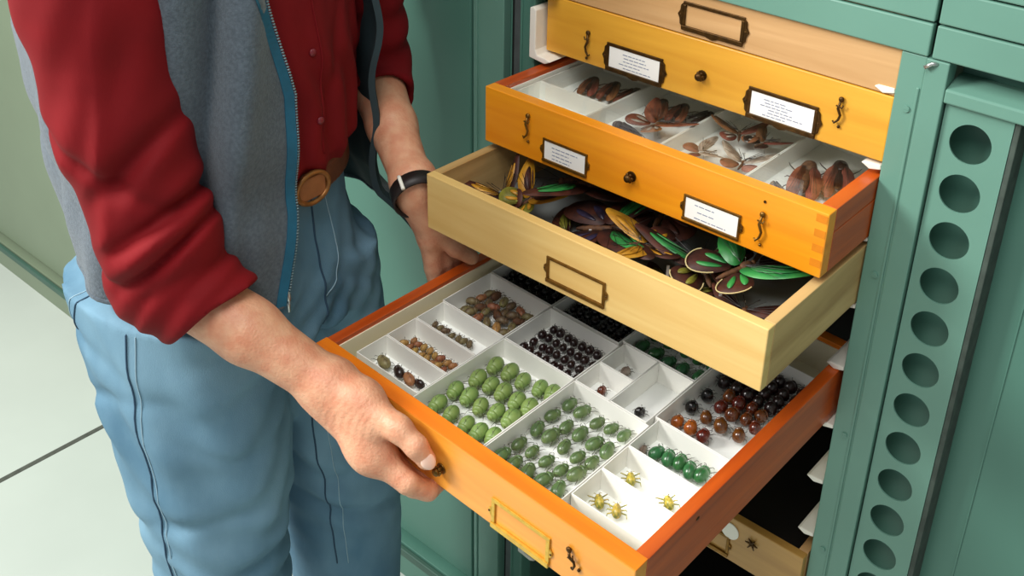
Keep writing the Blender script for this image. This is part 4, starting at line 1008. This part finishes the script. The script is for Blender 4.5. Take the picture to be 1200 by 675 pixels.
# --- vest: an open shell around the torso
NU, NV = 150, 90
def vest_pt(u, v):
    """u 0 = right front edge .. 1 = left front edge (round the back); v 0 = hem .. 1 = collar"""
    phi0 = R_(float(np.interp(v, [0, .22, .5, .75, 1], [-27, -19, -18, -27, -32]))); phi1 = R_(-320)
    phi = phi0+(phi1-phi0)*u
    back = max(0, -math.cos(phi)); front = max(0, math.cos(phi))
    z = .885+v*(.50)
    side_l = max(0, min(1, (u-.72)/.28)); side_r = max(0, min(1, (.18-u)/.18))
    z += .030*back*(1-v)**2-.022*side_l**2*(1-v)**3
    a = np.interp(v, [0, .25, .55, .8, .93, 1], [.152, .150, .160, .156, .125, .085]); b = np.interp(v, [0, .25, .55, .8, .93, 1], [.186, .178, .184, .190, .160, .100])
    a += back*np.interp(v, [0, .22, .5, .75, 1], [.066, .122, .132, .085, .0])
    fs_ = 1-side_l*.7
    f = fs_*(.0060*math.sin(phi*9+2.2*v)*(1-v)**.6+.004*math.sin(phi*17-5*v+1)*(1-v))
    f += fs_*.005*math.sin(v*22+phi*3)*math.exp(-((v-.28)/.16)**2)
    f += .010*math.exp(-((phi+R_(47))/.35)**2)*v-.026*math.exp(-((phi+R_(47)-.5*(v-.5))/.065)**2)*max(0, min(1, v*2.2-.3))
    f += .020*math.exp(-((phi+R_(37)-.5*(v-.5))/.09)**2)*1.0+.012*math.exp(-((phi+R_(59)-.5*(v-.5))/.09)**2)*max(0, min(1, v*2.2-.3))
    # the left front panel hangs free: it swings in above the hem and kicks out at its corner
    f += side_l*float(np.interp(v, [0, .05, .12, .25, .5, 1], [.052, .032, .004, .0, .004, .0]))+side_l*.0035*math.sin(v*26)
    p = BF((a+f)*math.cos(phi)+.004, (b+f)*math.sin(phi))
    return (p[0], p[1], z)
vb = MB(); vb.v = [vest_pt(i/NU, j/NV) for j in range(NV+1) for i in range(NU+1)]
vb.f = [(j*(NU+1)+i, j*(NU+1)+i+1, (j+1)*(NU+1)+i+1, (j+1)*(NU+1)+i) for j in range(NV) for i in range(NU)]; vb.m = [0]*len(vb.f)
vest = PO(vb, 'vest', [M['fleece'], M['lining']], person)
sm = vest.modifiers.new('thickness', 'SOLIDIFY'); sm.thickness = .005; sm.offset = 0; sm.material_offset = 0
# which side is the lining: inside faces get the lining material through solidify
sm.material_offset = 1; sm.material_offset_rim = 0
# zip along the right edge, binding along the left edge and hem
def edge_strip(u, w, name, m, parent, lift=.004, v0=0, v1=1, n=70):
    b_ = MB(); A = []; 
    for k in range(n+1):
        v = v0+(v1-v0)*k/n
        p = Vector(vest_pt(u, v)); q = Vector(vest_pt(u+w, v)); c_ = Vector(BF(0, 0, p.z)); no = ((p+q)/2-c_); no.z = 0; no.normalize()
        A.append((p+no*lift, q+no*lift, p-no*lift, q-no*lift))
    for k in range(n):
        a, b = A[k], A[k+1]
        b_.add([a[0], a[1], b[1], b[0], a[2], a[3], b[3], b[2]], [(0, 1, 2, 3), (4, 7, 6, 5), (0, 3, 7, 4), (1, 5, 6, 2)])
    return PO(b_, name, m, parent, False)
zt_ = edge_strip(-.003, .0125, 'zip_tape', M['teal'], vest)
zb_ = MB()
for k in range(150):
    v = k/150; p = Vector(vest_pt(-.006, v)); zb_.ell(tuple(p), (.0024, .0024, .0012), 6, 4)
PO(zb_, 'zip_teeth', M['zip'], vest)
zp = Vector(vest_pt(-.006, .015)); PO(MB().ell(tuple(zp), (.003, .003, .008), 10, 8).tube([zp, zp+Vector((.002, -.002, -.018))], .0018, 6), 'zip_pull', M['steel'], vest)
edge_strip(.990, .012, 'edge_binding', M['lining'], vest)
hb = MB().tube([vest_pt(i/120, 0) for i in range(121)], .0042, 8); PO(hb, 'hem', M['fleece'], vest)
# watch on the left wrist
wd = Vector((WR2-EL2).tolist()).normalized(); wc = Vector((WR2+arr(.001, 0, -.003)).tolist())+wd*.014
q_ = wd.to_track_quat('Z', 'Y').to_matrix().to_4x4(); T = T_(wc) @ q_
wb = MB(); R0 = .0285
for ring in range(1):
    vs = []; fs = []; n_ = 40
    for k in range(n_):
        a = 2*PI*k/n_
        for (rr_, zz_) in ((R0, -.010), (R0+.0028, -.010), (R0+.0028, .010), (R0, .010)): vs.append((rr_*math.cos(a), rr_*math.sin(a), zz_))
    for k in range(n_):
        for q in range(4): fs.append((k*4+q, k*4+(q+1) % 4, ((k+1) % n_)*4+(q+1) % 4, ((k+1) % n_)*4+q))
    wb.add(vs, fs, T)
watch = PO(wb, 'wristwatch_strap', M['watch'], person)
vc = Vector((.60, -.70, .45)); vl = (T.to_3x3().inverted() @ vc); av = math.atan2(vl.y, vl.x)
lb_ = MB()
P = [(1.0*(R0+.0035)*math.cos(av+.25+x*0), (R0+.0035)*math.sin(av+.25), -.0105+.021*i/6) for i, x in enumerate(range(7))]
lb_.tube(P, .0024, 8, T); PO(lb_, 'strap_loop', M['plastic'], watch)
# shoes under the jeans
for l, f in ((-.115, .07), (.105, .10)):
    S = SDF((PX-.2, PY-.28, -.002), (PX+.33, PY+.28, .13), .006)
    c_ = BF(f+.02, l, .045); S.ell(c_, (.145, .050, .044), .01); S.ell(BF(f-.06, l, .07), (.06, .045, .055), .03)
    S.F = np.maximum(S.F, .0-S.Z)
    mesh_obj('shoe', [S.mesh()], M['shoe'], person, 1)
# ------------------------------------------------------------------ lights
def area(name, loc, target, size, power, col=(1, 1, 1), sy=None):
    l = bpy.data.lights.new(name, 'AREA'); l.energy = power; l.size = size; l.color = col
    if sy: l.shape = 'RECTANGLE'; l.size_y = sy
    o = bpy.data.objects.new(name, l); COL.objects.link(o); o.location = loc
    o.rotation_euler = (Vector(target)-Vector(loc)).to_track_quat('-Z', 'Y').to_euler(); return o
area('softbox_light', (-1.5, -1.9, 2.5), (0, -.2, .8), .9, 100, (1, .98, .94))
area('overhead_fill', (.5, -1.3, 3.0), (.1, -.2, .8), 1.2, 34, (1, .98, .95))  # unseen fill lamp added overhead
w = bpy.data.worlds.new('world'); scn.world = w; w.use_nodes = True
w.node_tree.nodes['Background'].inputs[0].default_value = (.93, .97, 1, 1); w.node_tree.nodes['Background'].inputs[1].default_value = .30
scn.view_settings.view_transform = 'Standard'; scn.view_settings.look = 'None'; scn.view_settings.exposure = .14; scn.view_settings.gamma = 1; scn.view_settings.use_curve_mapping = False
